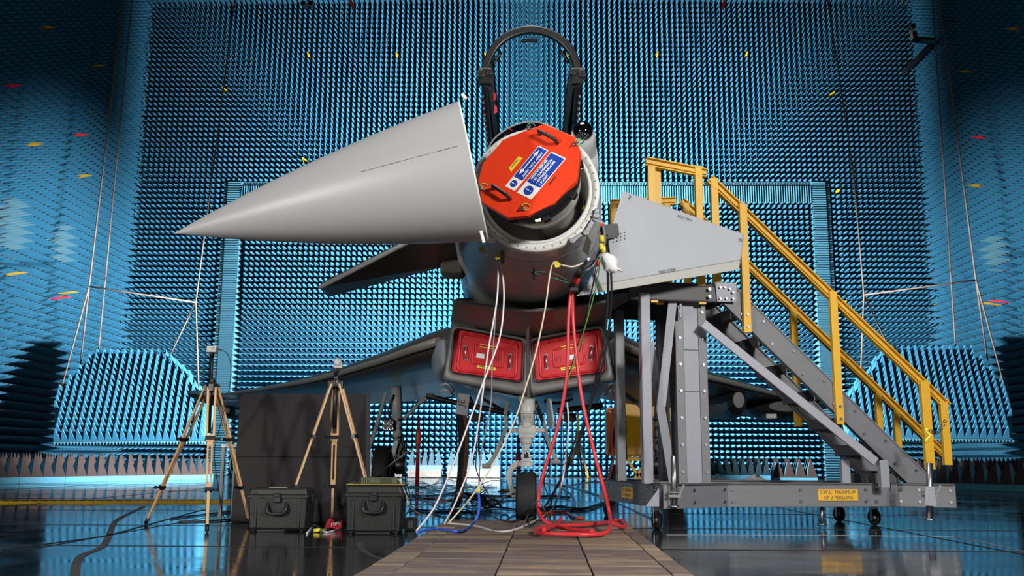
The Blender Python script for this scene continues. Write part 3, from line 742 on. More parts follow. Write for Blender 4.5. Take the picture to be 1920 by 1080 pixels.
# ---- windscreen and raised canopy
def arch(us, y): return [P(u, v, y) for u, v in us]
wpx = [(910, 288), (925, 262), (948, 243), (972, 232), (996, 228), (1020, 232), (1044, 243), (1066, 262), (1080, 288)]
m = MB(); m.tube(smoothpath(arch(wpx, 8.3), 4), .007, 8); wind = m.build('windscreen_frame', GEARD, jet)
m = MB(); A = smoothpath(arch(wpx, 8.3), 4); m.loft([A, [p.lerp(Vector((0, 7.1, RZ + .5)), .35) + Vector((0, 0, -.0)) for p in A], [p.lerp(Vector((0, 7.1, RZ + .5)), .75) + Vector((0, 0, -.03)) for p in A]], False, False, closed=False); m.build('windscreen', GLASS, wind, fixn=False)
cpx = [(910, 168), (909, 140), (914, 116), (927, 91), (946, 73), (970, 62), (996, 58), (1022, 62), (1046, 73), (1066, 91), (1079, 116), (1083, 140), (1082, 168)]
CA = smoothpath(arch(cpx, 8.9), 4)
def sweep_strip(path, w, d, cen):
    """rectangular section swept along an arch: w radially, d along y"""
    secs = []
    for p in path:
        r = Vector((p.x - cen.x, 0, p.z - cen.z)).normalized(); secs.append([p + r * w / 2 + Vector((0, -d / 2, 0)), p + r * w / 2 + Vector((0, d / 2, .02)), p - r * w / 2 + Vector((0, d / 2, .02)), p - r * w / 2 + Vector((0, -d / 2, 0))])
    return MB().loft(secs, smooth=False)
cen = P(996, 160, 8.9)
canopy = sweep_strip(CA, .075, .10, cen).build('canopy_frame', BLACK, jet, bevel=.012)
for a, b in ((.18, .30), (.44, .56), (.70, .82)):
    m = MB(); q = smoothpath(arch([(996 + (u - 996) * .87, 160 + (v - 160) * .83) for u, v in cpx], 8.95), 4); i0, i1 = int(a * len(q)), int(b * len(q)); m.tube(q[i0:i1], .018, 6); m.build('canopy_hook_rail', BLACK, canopy)
hy, hz = 10.9, P(925, 268, 9.74).z - (10.9 - 9.74) * .437
for s_, uu in ((-1, 908), (1, 1084)):
    p0 = P(uu, 150, 8.85); p1 = Vector((s_ * .40, hy, hz)); xm = P(924 if s_ < 0 else 1072, 268, 9.74).x; p1.x = xm + (xm - p0.x) * .0
    m = MB(); m.beam(p0, p1, .05, .17, (0, .4, 1)); rail = m.build('canopy_rail', BLACK, canopy, bevel=.01)
    m = MB(); m.box(p0 + Vector((-s_ * .01, -.03, .02)), (.12, .08, .16)); m.cyl(p0 + Vector((s_ * .035, -.09, .035)), p0 + Vector((s_ * .035, .02, .035)), .042, n=16); m.cyl(p0 + Vector((-s_ * .055, -.09, .05)), p0 + Vector((-s_ * .055, .02, .05)), .035, n=16); m.build('latch_block', BLACK, canopy, bevel=.008)
    m = MB()
    for k in range(14):
        q = p0.lerp(p1, .05 + .55 * k / 14); m.cyl(q + Vector((s_ * .02, -.03, -.10)), q + Vector((s_ * .02, .02, -.07)), .013, n=8)
    stuff(m.build('latch_rollers', STEEL, rail))
    if s_ < 0:
        for k, (u, v) in enumerate(((925, 172), (927, 196))):
            c = P(u, v, 9.15); m = MB(); m.prism([c, c + Vector((.025, 0, -.02)), c + Vector((.03, 0, -.08)), c + Vector((.0, 0, -.1))], (0, .01, 0)); m.build('red_safety_flag', REDC, canopy)
G0 = smoothpath(arch(cpx, 8.95), 4)
secs = []
for k in range(7):
    t = k / 6; hgt = math.sqrt(max(0, 1 - t * t)) * .85 + .15
    base_z = cen.z + (hz - cen.z) * t; secs.append([Vector((p.x * (1 - .25 * t), p.y + (hy - 8.95) * t, base_z + (p.z - cen.z) * hgt)) for p in G0])
m = MB(); m.loft(secs, False, False, closed=False); m.build('canopy_glass', GLASS, canopy, fixn=False)

# ---- canards
def slab(lo, hi_off, name, material, parent, bevel=0.0, label=None):
    m = MB(); m.prism(lo, hi_off); return m.build(name, material, parent, bevel=bevel, label=label)
r0_, r1_, r2_ = P(1168, 358, 8.15), P(1396, 440, 8.3), P(1098, 538, 7.75); rn_ = (r1_ - r0_).cross(r2_ - r0_).normalized()
CPL = lambda u, v: PP(u, v, r0_, rn_)
rc = [r0_, r1_, CPL(1389, 488), r2_, CPL(1140, 446)]
CANW = mat('canard_grey', (170, 174, 180), .42, var=.05, scale=3)
can = slab(rc, (0.01, .05, .015), 'canard', CANW, jet, .012, 'canard tilted nose down with its upper face showing')
m = MB(); m.prism([CPL(1098, 538), CPL(1389, 488), CPL(1386, 506), CPL(1080, 556)], (.0, .045, .012)); m.build('leading_edge', mat('canard_edge', (178, 178, 172), .35, var=.05), can, bevel=.01)
nr = (rc[1] - rc[0]).cross(rc[3] - rc[0]).normalized()
if nr.y > 0: nr = -nr
def onq(u, v, l=.004): return PP(u, v, rc[0] + nr * l, nr)
for bdy, c, a, b, sz in (('NO STEP', (1252, 508), (1238, 510), (1266, 506), .040), ('NO STEP', (1284, 408), (1296, 412), (1272, 404), .036), ('2', (1181, 370), (1176, 366), (1186, 372), .055), ('O', (1389, 450), (1386, 450), (1392, 450), .045)):
    xd = onq(*b) - onq(*a); yd = nr.cross(xd); text('stencil', bdy, sz, GREYTXT, can, PP(c[0], c[1], rc[0] + nr * .012, nr), xd, yd, .0)
m = MB()
for i in range(4):
    for j in range(3):
        u, v = 1150 + i * 7, 442 + j * 6 - i * 2; q = onq(u, v, .006); m.cyl(q, q + nr * .003, .006, n=6)
stuff(m.build('rivet_heads', GREYTXT, can))
m = MB(); m.beam(P(1118, 438, 7.7), P(1152, 432, 8.0), .10, .12); m.build('canard_root', GREYD, can, bevel=.02)
lc = [P(868, 402, 7.65), P(868, 492, 8.6), P(618, 557, 8.75), P(600, 540, 8.35)]
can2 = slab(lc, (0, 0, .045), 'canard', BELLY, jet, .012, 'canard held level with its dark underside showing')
m = MB(); m.tube([P(868, 401, 7.63), P(600, 539, 8.33)], .022, 8); m.build('leading_edge', GREY, can2)
m = MB(); m.box(P(848, 505, 8.6), (.2, .3, .13)); m.build('canard_root', BELLY, can2, bevel=.02)

# ---- intake: upper plate, lips, cowl
tc = [(850, 566), (900, 574), (950, 581), (993, 585), (1040, 581), (1088, 575), (1137, 568)]
bc = [(845, 603), (898, 615), (948, 626), (991, 632), (1036, 626), (1086, 614), (1137, 603)]
T0 = [P(u, v, 8.5) for u, v in tc]; T1 = [P(u, v, 9.22) for u, v in bc]; up = Vector((0, .02, .03))
m = MB(); m.loft([[*T0, *[p + up for p in reversed(T0)]], [*T1, *[p + up for p in reversed(T1)]]], smooth=False); m.build('intake_roof_plate', LIPG, jet, bevel=.006)
m = MB(); m.loft([[P(986, 606, 8.9), P(991, 596, 8.75), P(996, 606, 8.9)], [P(985, 636, 9.16), P(991, 634, 9.12), P(997, 636, 9.16)], [P(984, 744, 9.2), P(991, 745, 9.12), P(998, 744, 9.2)]]); m.build('splitter', LIPG, jet)
intake = None
def mir(c): return (1981 - c[0], c[1])
outq = [(849, 608), (990.5, 634), (990.5, 744), (829, 714)]; inq = [(854, 615), (984, 639), (980, 718), (843, 699)]
for side in (0, 1):
    f = (lambda c: c) if side == 0 else mir
    O = [f(c) for c in rquad(outq, 9)]; I = [f(c) for c in rquad(inq, 12)]
    Mi = [((a[0] * .45 + b[0] * .55), (a[1] * .45 + b[1] * .55)) for a, b in zip(O, I)]
    ls = [[P(u, v, 9.75) for u, v in O], [P(u, v, 9.26) for u, v in O], [P(u * .8 + q[0] * .2, v * .8 + q[1] * .2, 9.17) for (u, v), q in zip(O, I)], [P(u, v, 9.15) for u, v in Mi], [P(u * .15 + q[0] * .85, v * .15 + q[1] * .85, 9.18) for (u, v), q in zip(O, I)], [P(u, v, 9.22) for u, v in I], [P(u, v, 9.22) + Vector((0, .35, 0)) for u, v in I]]
    m = MB(); m.loft(ls, False, True); intake = m.build('intake_lip', LIPG, jet)
# cowl going back under the body
def cowl(y, w, zt, zs, zb):
    return [(-w * .9, y, zt), (-w * .97, y, (zt + zs) / 2), (-w, y, zs + .05), (-w * .93, y, zs - .02), (-w * .5, y, (zs + zb) / 2 - .03), (-.05, y, zb), (.05, y, zb), (w * .5, y, (zs + zb) / 2 - .03), (w * .93, y, zs - .02), (w, y, zs + .05), (w * .97, y, (zt + zs) / 2), (w * .9, y, zt)]
zs0, zb0, zt0 = P(832, 706, 9.25).z, P(990, 744, 9.25).z, P(846, 604, 9.25).z; w0 = -P(830, 700, 9.25).x
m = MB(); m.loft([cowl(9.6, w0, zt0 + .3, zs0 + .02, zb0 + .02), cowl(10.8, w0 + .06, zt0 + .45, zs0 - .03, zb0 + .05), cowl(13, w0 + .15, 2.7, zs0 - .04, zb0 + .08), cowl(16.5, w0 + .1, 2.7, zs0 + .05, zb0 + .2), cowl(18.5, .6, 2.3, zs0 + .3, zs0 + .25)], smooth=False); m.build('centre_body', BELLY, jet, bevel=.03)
m = MB(); m.prism([(-.06, 12, 2.9), (-.06, 16.2, 5.0), (-.06, 17.4, 5.0), (-.06, 17.8, 2.6)], (.12, 0, 0)); m.build('fin', GREY, jet, bevel=.02)

# ---- wings
def le(u, v, s_):
    k = abs(ray(u, v).x / ray(u, v).y); y = (10.55 - 1.194) / (1 - 1.327 * k); return P(u, v, y)
LEP = {-1: [(822, 640), (770, 657), (713, 677), (640, 699), (580, 714), (500, 728), (440, 737), (392, 743)], 1: [(1160, 645), (1205, 664), (1270, 690), (1320, 705), (1387, 722), (1449, 738), (1500, 746), (1545, 751)]}
for s_ in (-1, 1):
    L = [le(u, v, s_) for u, v in LEP[s_]]; secs = []
    for i, p in enumerate(L):
        t = i / (len(L) - 1); yte = 17.0 - .1 * t; c = max(yte - p.y, .45); th = .05 * c * (1 - .3 * t) if c > 1 else .03
        zt = p.z - .17 + .05 * t
        secs.append([p, p + Vector((0, c * .04, th * .55)), p + Vector((0, c * .35, th)), Vector((p.x, p.y + c, zt + .02)), Vector((p.x, p.y + c, zt)), p + Vector((0, c * .5, (zt - p.z) * .5 - th * .2)), p + Vector((0, c * .2, -th * .5)), p + Vector((0, c * .03, -th * .4))])
    root = [Vector((q.x - s_ * .6, q.y - (.5 if k in (0, 1, 6, 7) else 0), q.z + .03)) for k, q in enumerate(secs[0])]
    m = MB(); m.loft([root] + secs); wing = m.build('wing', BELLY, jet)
    m = MB(); m.tube([p + Vector((0, -.01, 0)) for p in L], .03, 8, rs=[.05 - .004 * i for i in range(len(L))]); m.build('leading_edge_slat', mat('slat_grey%d' % (s_ + 1), (140, 136, 126), .35), wing)
    # root fairing beside the intake
    f0 = P(820 if s_ < 0 else 1162, 655, 10.4); f1 = P(818 if s_ < 0 else 1164, 700, 10.4)
    m = MB(); c = (f0 + f1) / 2; m.loft([[(c.x - s_ * .10 * (1 - min(dy + .3, 1)) + .12 * k * math.cos(t * math.pi / 8), c.y + dy, c.z + .05 + .21 * (.55 + .45 * k) * math.sin(t * math.pi / 8)) for t in range(16)] for dy, k in ((-.30, .12), (-.2, .5), (0, .85), (.6, 1.1), (2.5, 1.2))]); m.build('root_fairing', GREY, wing)
    tp = L[-1]
    m = MB(); m.lathe([(.001, -1.4), (.05, -1.2), (.10, -.7), (.13, 0), (.13, 1.2), (.08, 1.7), (.001, 1.8)], tp + Vector((0, .3, -.02)), (0, 1, 0), 20, (1, 0, 0)); m.build('wingtip_pod', BELLY, wing)
    for u, v, w, h, L_ in (((437, 775, .13, .11, 1.6),) if s_ < 0 else ((1374, 757, .16, .22, 1.5), (1462, 768, .5, .16, .9))):
        y0 = le(u, v, s_).y + .8; c = P(u, v, y0)
        m = MB(); m.loft([[(c.x + w * k * math.cos(t * math.pi / 6), c.y + dy, c.z + h * k * math.sin(t * math.pi / 6) + dz) for t in range(12)] for dy, k, dz in ((-.4, .55, .03), (-.25, .9, .02), (0, 1, 0), (L_, 1, .05))], smooth=False); m.build('pylon', PYLON, wing, bevel=.01)
    if s_ > 0:
        m = MB(); m.box(P(1442, 781, 14.6), (.16, .3, .07)); m.build('pylon_tip', LIGHTG, wing, bevel=.01)
# ---- nose landing gear
NY = 9.42
ng = MB(); ng.cyl(P(988, 742, NY), P(988, 800, NY), .078, n=24); ng.cyl(P(975, 742, NY), P(1003, 742, NY), .05, n=16); ng.cyl(P(988, 772, NY), P(988, 776, NY), .086, n=24)
gear = ng.build('nose_gear', GEARW, jet, label='pale grey nose landing gear with one ribbed wheel')
m = MB(); m.box(P(988, 806, NY), (.17, .15, .085)); m.box(P(988, 797, NY - .06), (.075, .05, .06)); m.box(P(987, 817, NY), (.15, .13, .05)); m.build('steering_block', GEARW, gear, bevel=.012)
m = MB(); m.cyl(P(956, 807, NY), P(1022, 807, NY), .023, n=16); m.build('cross_bar', GEARW, gear)
m = MB(); c = P(988, 782, NY - .075); m.lathe([(.001, 0), (.036, 0), (.036, .02), (.028, .02), (.028, .005)], c, (0, 1, 0), 20); m.beam(c + Vector((-.02, -.002, .0)), c + Vector((.02, -.002, 0)), .008, .006); m.beam(c, c + Vector((0, -.002, .026)), .006, .008, (0, 1, 0)); m.build('steering_dial', GEARD, gear)
m = MB(); m.cyl(P(987, 820, NY), P(987, 836, NY), .07, .05, n=20); m.build('collar', GEARW, gear)
m = MB(); m.cyl(P(987, 830, NY), P(987, 870, NY), .027, n=20); m.build('piston', CHROME, gear)
m = MB()
fy = NY - .09
m.prism([P(980, 833, fy), P(996, 833, fy), P(990, 843, fy), P(985, 843, fy)], (0, .03, 0)); m.beam(P(983, 842, fy), P(979, 868, fy), .018, .02); m.beam(P(990, 842, fy), P(996, 868, fy), .018, .02); m.cyl(P(980, 843, fy), P(993, 843, fy), .018, n=12); m.beam(P(979, 862, fy), P(996, 862, fy), .02, .03)
m.build('torque_link', GEARW, gear, bevel=.004)
m = MB(); m.cyl(P(973, 870, NY - .06), P(999, 870, NY - .06), .026, n=16); m.box(P(986, 870, NY - .03), (.10, .12, .055)); m.build('axle_block', GEARW, gear, bevel=.006)
fk = smoothpath([P(u, v, NY) for u, v in ((975, 868), (965, 872), (957, 882), (955, 897), (958, 912), (962, 924), (964, 932))], 4)
m = MB(); secs = []
for i, p in enumerate(fk):
    d = (fk[min(i + 1, len(fk) - 1)] - fk[max(i - 1, 0)]).normalized(); s_ = Vector((d.z, 0, -d.x)) * (.030 - .010 * i / len(fk)); secs.append([p + s_ + Vector((0, -.045, 0)), p + s_ + Vector((0, .045, 0)), p - s_ + Vector((0, .045, 0)), p - s_ + Vector((0, -.045, 0))])
m.loft(secs, smooth=False); m.build('fork_arm', GEARW, gear, bevel=.012)
tw = P(986.5, 928, NY); tw.z = .237
m = MB(); m.cyl(Vector((P(962, 926, NY).x, NY, tw.z)), Vector((tw.x + .05, NY, tw.z)), .03, n=14); m.box(P(958, 926, NY - .03), (.07, .03, .02)); m.build('axle', GEARW, gear)
tr, tw2 = .237, .1
prof = [(.10, -.075), (.15, -.09), (.195, -.1), (.222, -.092), (.234, -.07)]
for g in (-.045, -.015, .015, .045): prof += [(.2365, g - .011), (.230, g - .003), (.230, g + .003), (.2365, g + .011)]
prof += [(.234, .07), (.222, .092), (.195, .1), (.15, .09), (.10, .075)]
m = MB(); m.lathe(prof, tw, (1, 0, 0), 48, (0, 0, 1)); m.build('tyre', RUBBER, gear)
m = MB(); m.lathe([(.001, -.06), (.1, -.06), (.105, -.08), (.105, .08), (.1, .06), (.001, .06)], tw, (1, 0, 0), 32, (0, 0, 1)); m.build('wheel_hub', GEARW, gear)
for pts, w in ((((953, 752), (948, 778), (950, 800), (930, 850), (915, 874)), .05), (((1003, 752), (1018, 790), (1030, 835), (1045, 866)), .05)):
    q = [P(u, v, NY + .25) for u, v in pts]; m = MB()
    for i in range(len(q) - 1): m.beam(q[i], q[i + 1], .04, w * (1.5 if i < 1 else 1), (0, 1, 0))
    m.cyl(q[-1] - Vector((.06, 0, 0)), q[-1] + Vector((.03, 0, 0)), .025, n=10); m.build('drag_strut', GEARD, gear, bevel=.006)
m = MB(); m.prism([P(1024, 745, NY + .1), P(1030, 748, NY - .2), P(1037, 790, NY - .2), P(1034, 806, NY - .15), P(1026, 800, NY + .1)], (.02, .0, .0)); nd = m.build('gear_door', GREY, gear, bevel=.008)
m = MB(); m.prism([P(860, 737, 9.3), P(881, 740, 9.3), P(876, 780, 9.3), P(853, 776, 9.3)], (0, .02, 0)); od = m.build('gear_door', GREYD, gear, bevel=.004, label='small hanging door with stencilled letters')
q = P(866, 755, 9.295); text('stencil', 'JE', .09, BLACK, od, q, P(863, 775, 9.295) - P(867, 745, 9.295) if False else P(868, 740, 9.295) - P(862, 770, 9.295), P(850, 750, 9.295) - P(870, 750, 9.295), .003)
for pts in (((975, 755), (972, 770), (974, 790)), ((1002, 770), (1008, 790), (1004, 800)), ((972, 775), (966, 790), (973, 800))):
    m = MB(); m.tube(smoothpath([P(u, v, NY - .07) for u, v in pts]), .007, 6); m.build('brake_pipe', BLACK, gear)
# ---- main landing gear
def main_gear(s_):
    Y = 13.55; f = (lambda u: u) if s_ < 0 else (lambda u: 1981 - u)
    lab = 'grey main landing gear leg with a lamp cluster and black tyre'
    m = MB(); m.cyl(P(f(742), 725, Y), P(f(745), 790, Y), .075, n=20); m.cyl(P(f(745), 788, Y), P(f(745), 826, Y), .062, n=20); g = m.build('main_gear', GEARW, jet, label=lab)
    for cv in (786, 819):
        m = MB(); m.cyl(P(f(745), cv, Y), P(f(745), cv + 3, Y), .085, n=20); m.build('leg_clamp', STEEL, g)
    m = MB(); m.beam(P(f(724), 735, Y), P(f(706), 800, Y), .05, .07, (0, 1, 0)); m.beam(P(f(706), 800, Y), P(f(692), 842, Y), .05, .10, (0, 1, 0)); m.build('side_brace', GEARD, g, bevel=.008)
    m = MB(); m.beam(P(f(812), 738, Y), P(f(786), 756, Y), .06, .10, (0, 1, 0)); m.beam(P(f(788), 754, Y), P(f(757), 786, Y), .05, .06, (0, 1, 0)); m.build('drag_brace', GEARD, g, bevel=.008)
    m = MB(); m.beam(P(f(744), 826, Y - .1), P(f(727), 890, Y - .1), .07, .06, (0, 1, 0)); m.build('trailing_link', GEARW, g, bevel=.01)
    tc_ = P(f(719), 880, Y); tc_.z = .385
    m = MB(); m.lathe([(.17, -.10), (.28, -.12), (.35, -.115), (.378, -.09), (.385, -.04), (.385, .04), (.378, .09), (.35, .115), (.28, .12), (.17, .10)], tc_, (1, 0, 0), 40, (0, 0, 1)); ty = m.build('tyre', RUBBER, g)
    m = MB(); m.lathe([(.001, -.06), (.16, -.06), (.175, -.09), (.175, .09), (.16, .06), (.001, .06)], tc_, (1, 0, 0), 28, (0, 0, 1)); m.build('wheel_hub', GEARD, g)
    m = MB(); m.cyl(tc_, P(f(760), 872, Y), .05, n=14); m.cyl(P(f(742), 872, Y), P(f(761), 872, Y), .13, n=20); m.box(P(f(752), 848, Y), (.12, .14, .25)); m.build('brake_unit', BLACK, g, bevel=.012)
    m = MB()
    for pts in (((750, 800), (757, 830), (750, 850), (758, 868)), ((748, 826), (760, 845), (752, 862)), ((738, 740), (728, 770), (735, 800))): m.tube(smoothpath([P(f(u), v, Y - .1) for u, v in pts]), .014, 6)
    m.build('brake_hose', BLACK, g)
    m = MB(); m.box(P(f(728), 797, Y - .1), (.16, .10, .15)); lb = m.build('lamp_box', BLACK, g, bevel=.01)
    for du, dv in ((-5, -5), (5, -5), (-5, 5), (5, 5)):
        m = MB(); c = P(f(728 + du), 797 + dv, Y - .16); m.lathe([(.001, .03), (.02, .02), (.035, 0), (.037, .03)], c, (0, 1, 0), 16); m.build('lamp_reflector', CHROME, lb)
main_gear(-1); main_gear(1)
# belly clutter under the intake
for pts, r in ((((800, 742), (840, 752), (930, 770), (955, 776)), .03), (((1045, 770), (1090, 765), (1130, 760)), .03), (((880, 744), (888, 765), (884, 780)), .02), (((905, 748), (930, 762), (945, 770)), .018), (((1020, 752), (1045, 756), (1075, 748)), .015)):
    m = MB(); m.tube(smoothpath([P(u, v, 10.6) for u, v in pts]), r, 8); m.build('bay_pipe', BLACK, jet)
m = MB(); m.box(P(895, 783, 11.0), (.14, .2, .09)); m.box(P(1068, 783, 11.0), (.14, .2, .09)); m.build('belly_antenna', BLACK, jet, bevel=.01)
for f in (0, 1):
    m = MB(); g = (lambda u: u) if f == 0 else (lambda u: 1985 - u)
    for k in (0, 8): m.tube(smoothpath([P(g(826), 724 + k * 1.5, 9.8), P(g(833), 720 + k * 1.5, 9.7), P(g(843), 722 + k * 1.5, 9.7), P(g(850), 733 + k, 9.8)]), .012, 6)
    m.build('door_hinge_arm', GEARW, jet)

# ---- red intake covers
def intake_cover(side, txt, lab):
    f = (lambda c: c) if side == 0 else mir
    Y = 9.235; q = [f(c) for c in rquad([(853, 614), (984, 639), (980, 718), (843, 700)], 11)]
    t = thing('intake_cover', lab, 'cover', P(*f((914, 668)), Y), 'red covers plugging the two air intakes')
    m = MB(); lp = [P(u, v, Y) for u, v in q]; m.prism(lp, (0, .06, 0)); m.build('cover_panel', REDCOV, t, bevel=.012)
    m = MB(); m.tube([p + Vector((0, -.02, 0)) for p in lp], .018, 6, closed=True); m.build('rubber_seal', BLACK, t)
    cx, cy = 914.5, 668
    def inset(k): return [f((cx + (u - cx) * k, cy + (v - cy) * k)) for u, v in rquad([(853, 614), (984, 639), (980, 718), (843, 700)], 11)]
    for k, r in ((.80, .013), (.42, .010)):
        m = MB(); m.tube([P(u, v, Y - .002) for u, v in inset(k)], r, 8, closed=True); m.build('raised_ridge', REDCOV, t)
    for c in ((872, 662), (957, 678)):
        p = P(*f((c[0], c[1] - 12)), Y - .004); z = P(*f((c[0] + (2 if c[0] < 900 else -1), c[1] + 12)), Y - .004)
        m = MB(); m.tube([p, p + Vector((0, -.035, -.01)), z + Vector((0, -.035, .01)), z], .008, 8); h = m.build('handle', STEEL, t)
        for e_ in (p, z): m = MB(); m.box(e_, (.03, .012, .025)); m.build('handle_foot', STEEL, h)
    xd = P(*f((936, 676)), Y) - P(*f((886, 668)), Y)
    if xd.x < 0: xd = -xd
    yd = Vector((-xd.z, 0, xd.x))
    for c, w in (((914, 650), 17), ((912, 689), 20)):
        u, v = f(c); m = MB(); p = P(u, v, Y - .016 if False else Y - .006); xx = xd.normalized(); yy = yd.normalized()
        m.prism([p - xx * w * .0046 - yy * .016, p + xx * w * .0046 - yy * .016, p + xx * w * .0046 + yy * .016, p - xx * w * .0046 + yy * .016], (0, .005, 0)); lb = m.build('yellow_label', YTAPE, t)
        m = MB(); m.prism([p - Vector((0, .001, 0)) - xx * w * .0034 - yy * .003, p - Vector((0, .001, 0)) + xx * w * .0034 - yy * .003, p - Vector((0, .001, 0)) + xx * w * .0034 + yy * .003, p - Vector((0, .001, 0)) - xx * w * .0034 + yy * .003], (0, .0008, 0)); m.build('label_print', DARKTXT, lb)
    u, v = f((901, 667)) if side == 0 else (1075, 669); p = P(u, v, Y - .005); m = MB(); xx = xd.normalized(); yy = yd.normalized()
    m.prism([p - xx * .04 - yy * .022, p + xx * .04 - yy * .022, p + xx * .04 + yy * .022, p - xx * .04 + yy * .022], (0, .004, 0)); m.build('white_label', WHITE, t)
    if side == 0: text('stencil', 'RH', .075, mat('stencil_red', (120, 14, 20), .5), t, P(934, 673, Y - .004), xd, yd, .001)
    else: text('stencil', 'LH', .075, MATS['stencil_red'], t, P(1044, 673, Y - .004), -xd, -yd, .001)
intake_cover(0, 'RH', 'red moulded air intake cover marked RH with white cables hanging before it')
intake_cover(1, 'LH', 'red moulded air intake cover behind the two red hoses')

# ================================================================== ACCESS PLATFORM WITH STAIRS
GO = Vector((1.675, 8.45, 0)); GA = R(10.7); GX = Vector((math.cos(GA), math.sin(GA), 0)); GY = Vector((-math.sin(GA), math.cos(GA), 0))
def G(a, b, z): return GO + GX * a + GY * b + Vector((0, 0, z))
def ga(u, b=0.0):
    k = ray(u, 700).x / ray(u, 700).y
    o = GO + GY * b; return (k * o.y - o.x) / (GX.x - GX.y * k)
def gz(u, v, a, b=0.0): return P(u, v, G(a, b, 0).y).z
plat = thing('access_platform', 'grey wheeled work platform with yellow handrails and stairs beside the jet', 'platform', G(.4, .4, 0))
GM = Matrix((GX, GY, Vector((0, 0, 1)))).transposed()
bolts = MB()
def bolt(p, n=None, r=.014):
    n = n or -GY; bolts.cyl(p, p + n * .012, r, n=6)
ZT, ZBm = .388, .195; zc_ = (ZT + ZBm) / 2; hb = ZT - ZBm
# base beams
aL, aM, aR = ga(1240, -.35), ga(1353), ga(1667)
AL = G(-.60, -.32, zc_); ML = G(aM, 0, zc_); MR = G(aR, 0, zc_); RE = G(ga(1775, -.30), -.30, zc_); BL = G(-.60, 1.55, zc_)
for p, q, nm in ((AL, ML, 'base_beam'), (ML, MR, 'base_beam'), (MR, RE, 'base_beam'), (AL, BL, 'side_beam'), (G(-.6, 1.5, zc_), G(1.75, 1.0, zc_), 'base_beam'), (G(1.6, -.05, zc_), G(1.6, 1.0, zc_), 'cross_beam')):
    m = MB(); m.beam(p, q, .06, hb); bm_ = m.build(nm, ALU, plat, bevel=.004)
    m = MB(); m.beam(p + Vector((0, 0, hb / 2 + .004)), q + Vector((0, 0, hb / 2 + .004)), .10, .012); m.build('beam_flange', ALUD, bm_)
for p, q in ((AL, ML), (ML, MR), (MR, RE)):
    d = (q - p); n = Vector((d.y, -d.x, 0)).normalized()
    for t in (.08, .40, .92) if d.length < .8 else (.03, .42, .80, .86, .95):
        for dz in (-.05, .05): bolt(p + d * t + n * .03 + Vector((0, 0, dz)), n)
for t in (.1, .22, .55, .62, .8, .9):
    for dz in (-.05, .05): bolt(AL.lerp(BL, t) + Vector((0, 0, dz)) - GX * .03, -GX)
# castors
def castor(p, r, lab=None):
    m = MB(); m.box(p + Vector((0, 0, 2 * r + .04)), (.09, .09, .012)); m.box(p + Vector((-.028, 0, r + .03)), (.006, .05, 2 * r * .8)); m.box(p + Vector((.028, 0, r + .03)), (.006, .05, 2 * r * .8)); m.box(p + Vector((0, 0, 2 * r + .02)), (.07, .06, .03)); fork = m.build('castor_fork', STEEL, plat, bevel=.003)
    m = MB(); m.lathe([(r * .6, -.02), (r * .9, -.022), (r, -.014), (r, .014), (r * .9, .022), (r * .6, .02)], p + Vector((0, -.0, r)), (1, .35, 0), 28); m.build('castor_tyre', RUBBER, fork)
    m = MB(); m.lathe([(.001, -.025), (r * .25, -.025), (r * .3, -.018), (r * .62, -.018), (r * .62, .018), (.001, .018)], p + Vector((0, 0, r)), (1, .35, 0), 24); m.build('castor_hub', STEEL, fork)
for u, v in ((1232, 992), (1139, 966), (1574, 978), (1640, 985)):
    q = PZ(u, v, 0); castor(q, .075)
m = MB(); q = AL + Vector((0, -.0, 0)); m.prism([P(1236, 915, AL.y - .04), P(1236, 950, AL.y - .04), P(1210, 950, AL.y - .04)], (0, .02, 0)); m.build('corner_gusset', ALUL, plat, bevel=.003)
m = MB(); m.prism([P(1139, 900, BL.y - .05), P(1139, 936, BL.y - .05), P(1120, 936, BL.y - .05)], (0, .02, 0)); m.build('corner_gusset', ALUL, plat, bevel=.003)
for u, v0, v1, y in ((1264, 855, 951, 8.0), (1743, 868, 975, 8.05), (1164, 866, 905, 9.6), (1541, 950, 984, 8.7)):
    p, q = P(u, v0, y), P(u, v1, y); q.z = max(q.z, .02)
    m = MB(); m.cyl(p, q, .027 if u != 1541 else .014, n=14); m.cyl(q + Vector((0, 0, .0)), q + Vector((0, 0, .012)), .045, n=14); jk = m.build('stabiliser_leg', STEEL, plat)
    if u in (1264, 1743):
        c = P(u, 930, y); m = MB(); m.box(c, (.10, .09, .022)); m.box(c + Vector((0, 0, .03)), (.10, .09, .012)); m.beam(c + Vector((.04, -.03, 0)), c + Vector((.075, -.05, .09)), .012, .02); m.build('clamp', GEARD, jk, bevel=.003)
m = MB(); m.prism([P(1735, 912, 8.0), P(1752, 912, 8.0), P(1757, 950, 8.0), P(1735, 948, 8.0)], (0, .012, 0)); m.build('stabiliser_plate', ALUL, plat, bevel=.003)
m = MB(); m.prism([P(1748, 908, 8.62), P(1755, 908, 8.62), P(1776, 940, 8.62), P(1769, 948, 8.62)], GY * .5); m.build('blue_tread', mat('tread_blue', (36, 76, 140), .6), plat, bevel=.004)
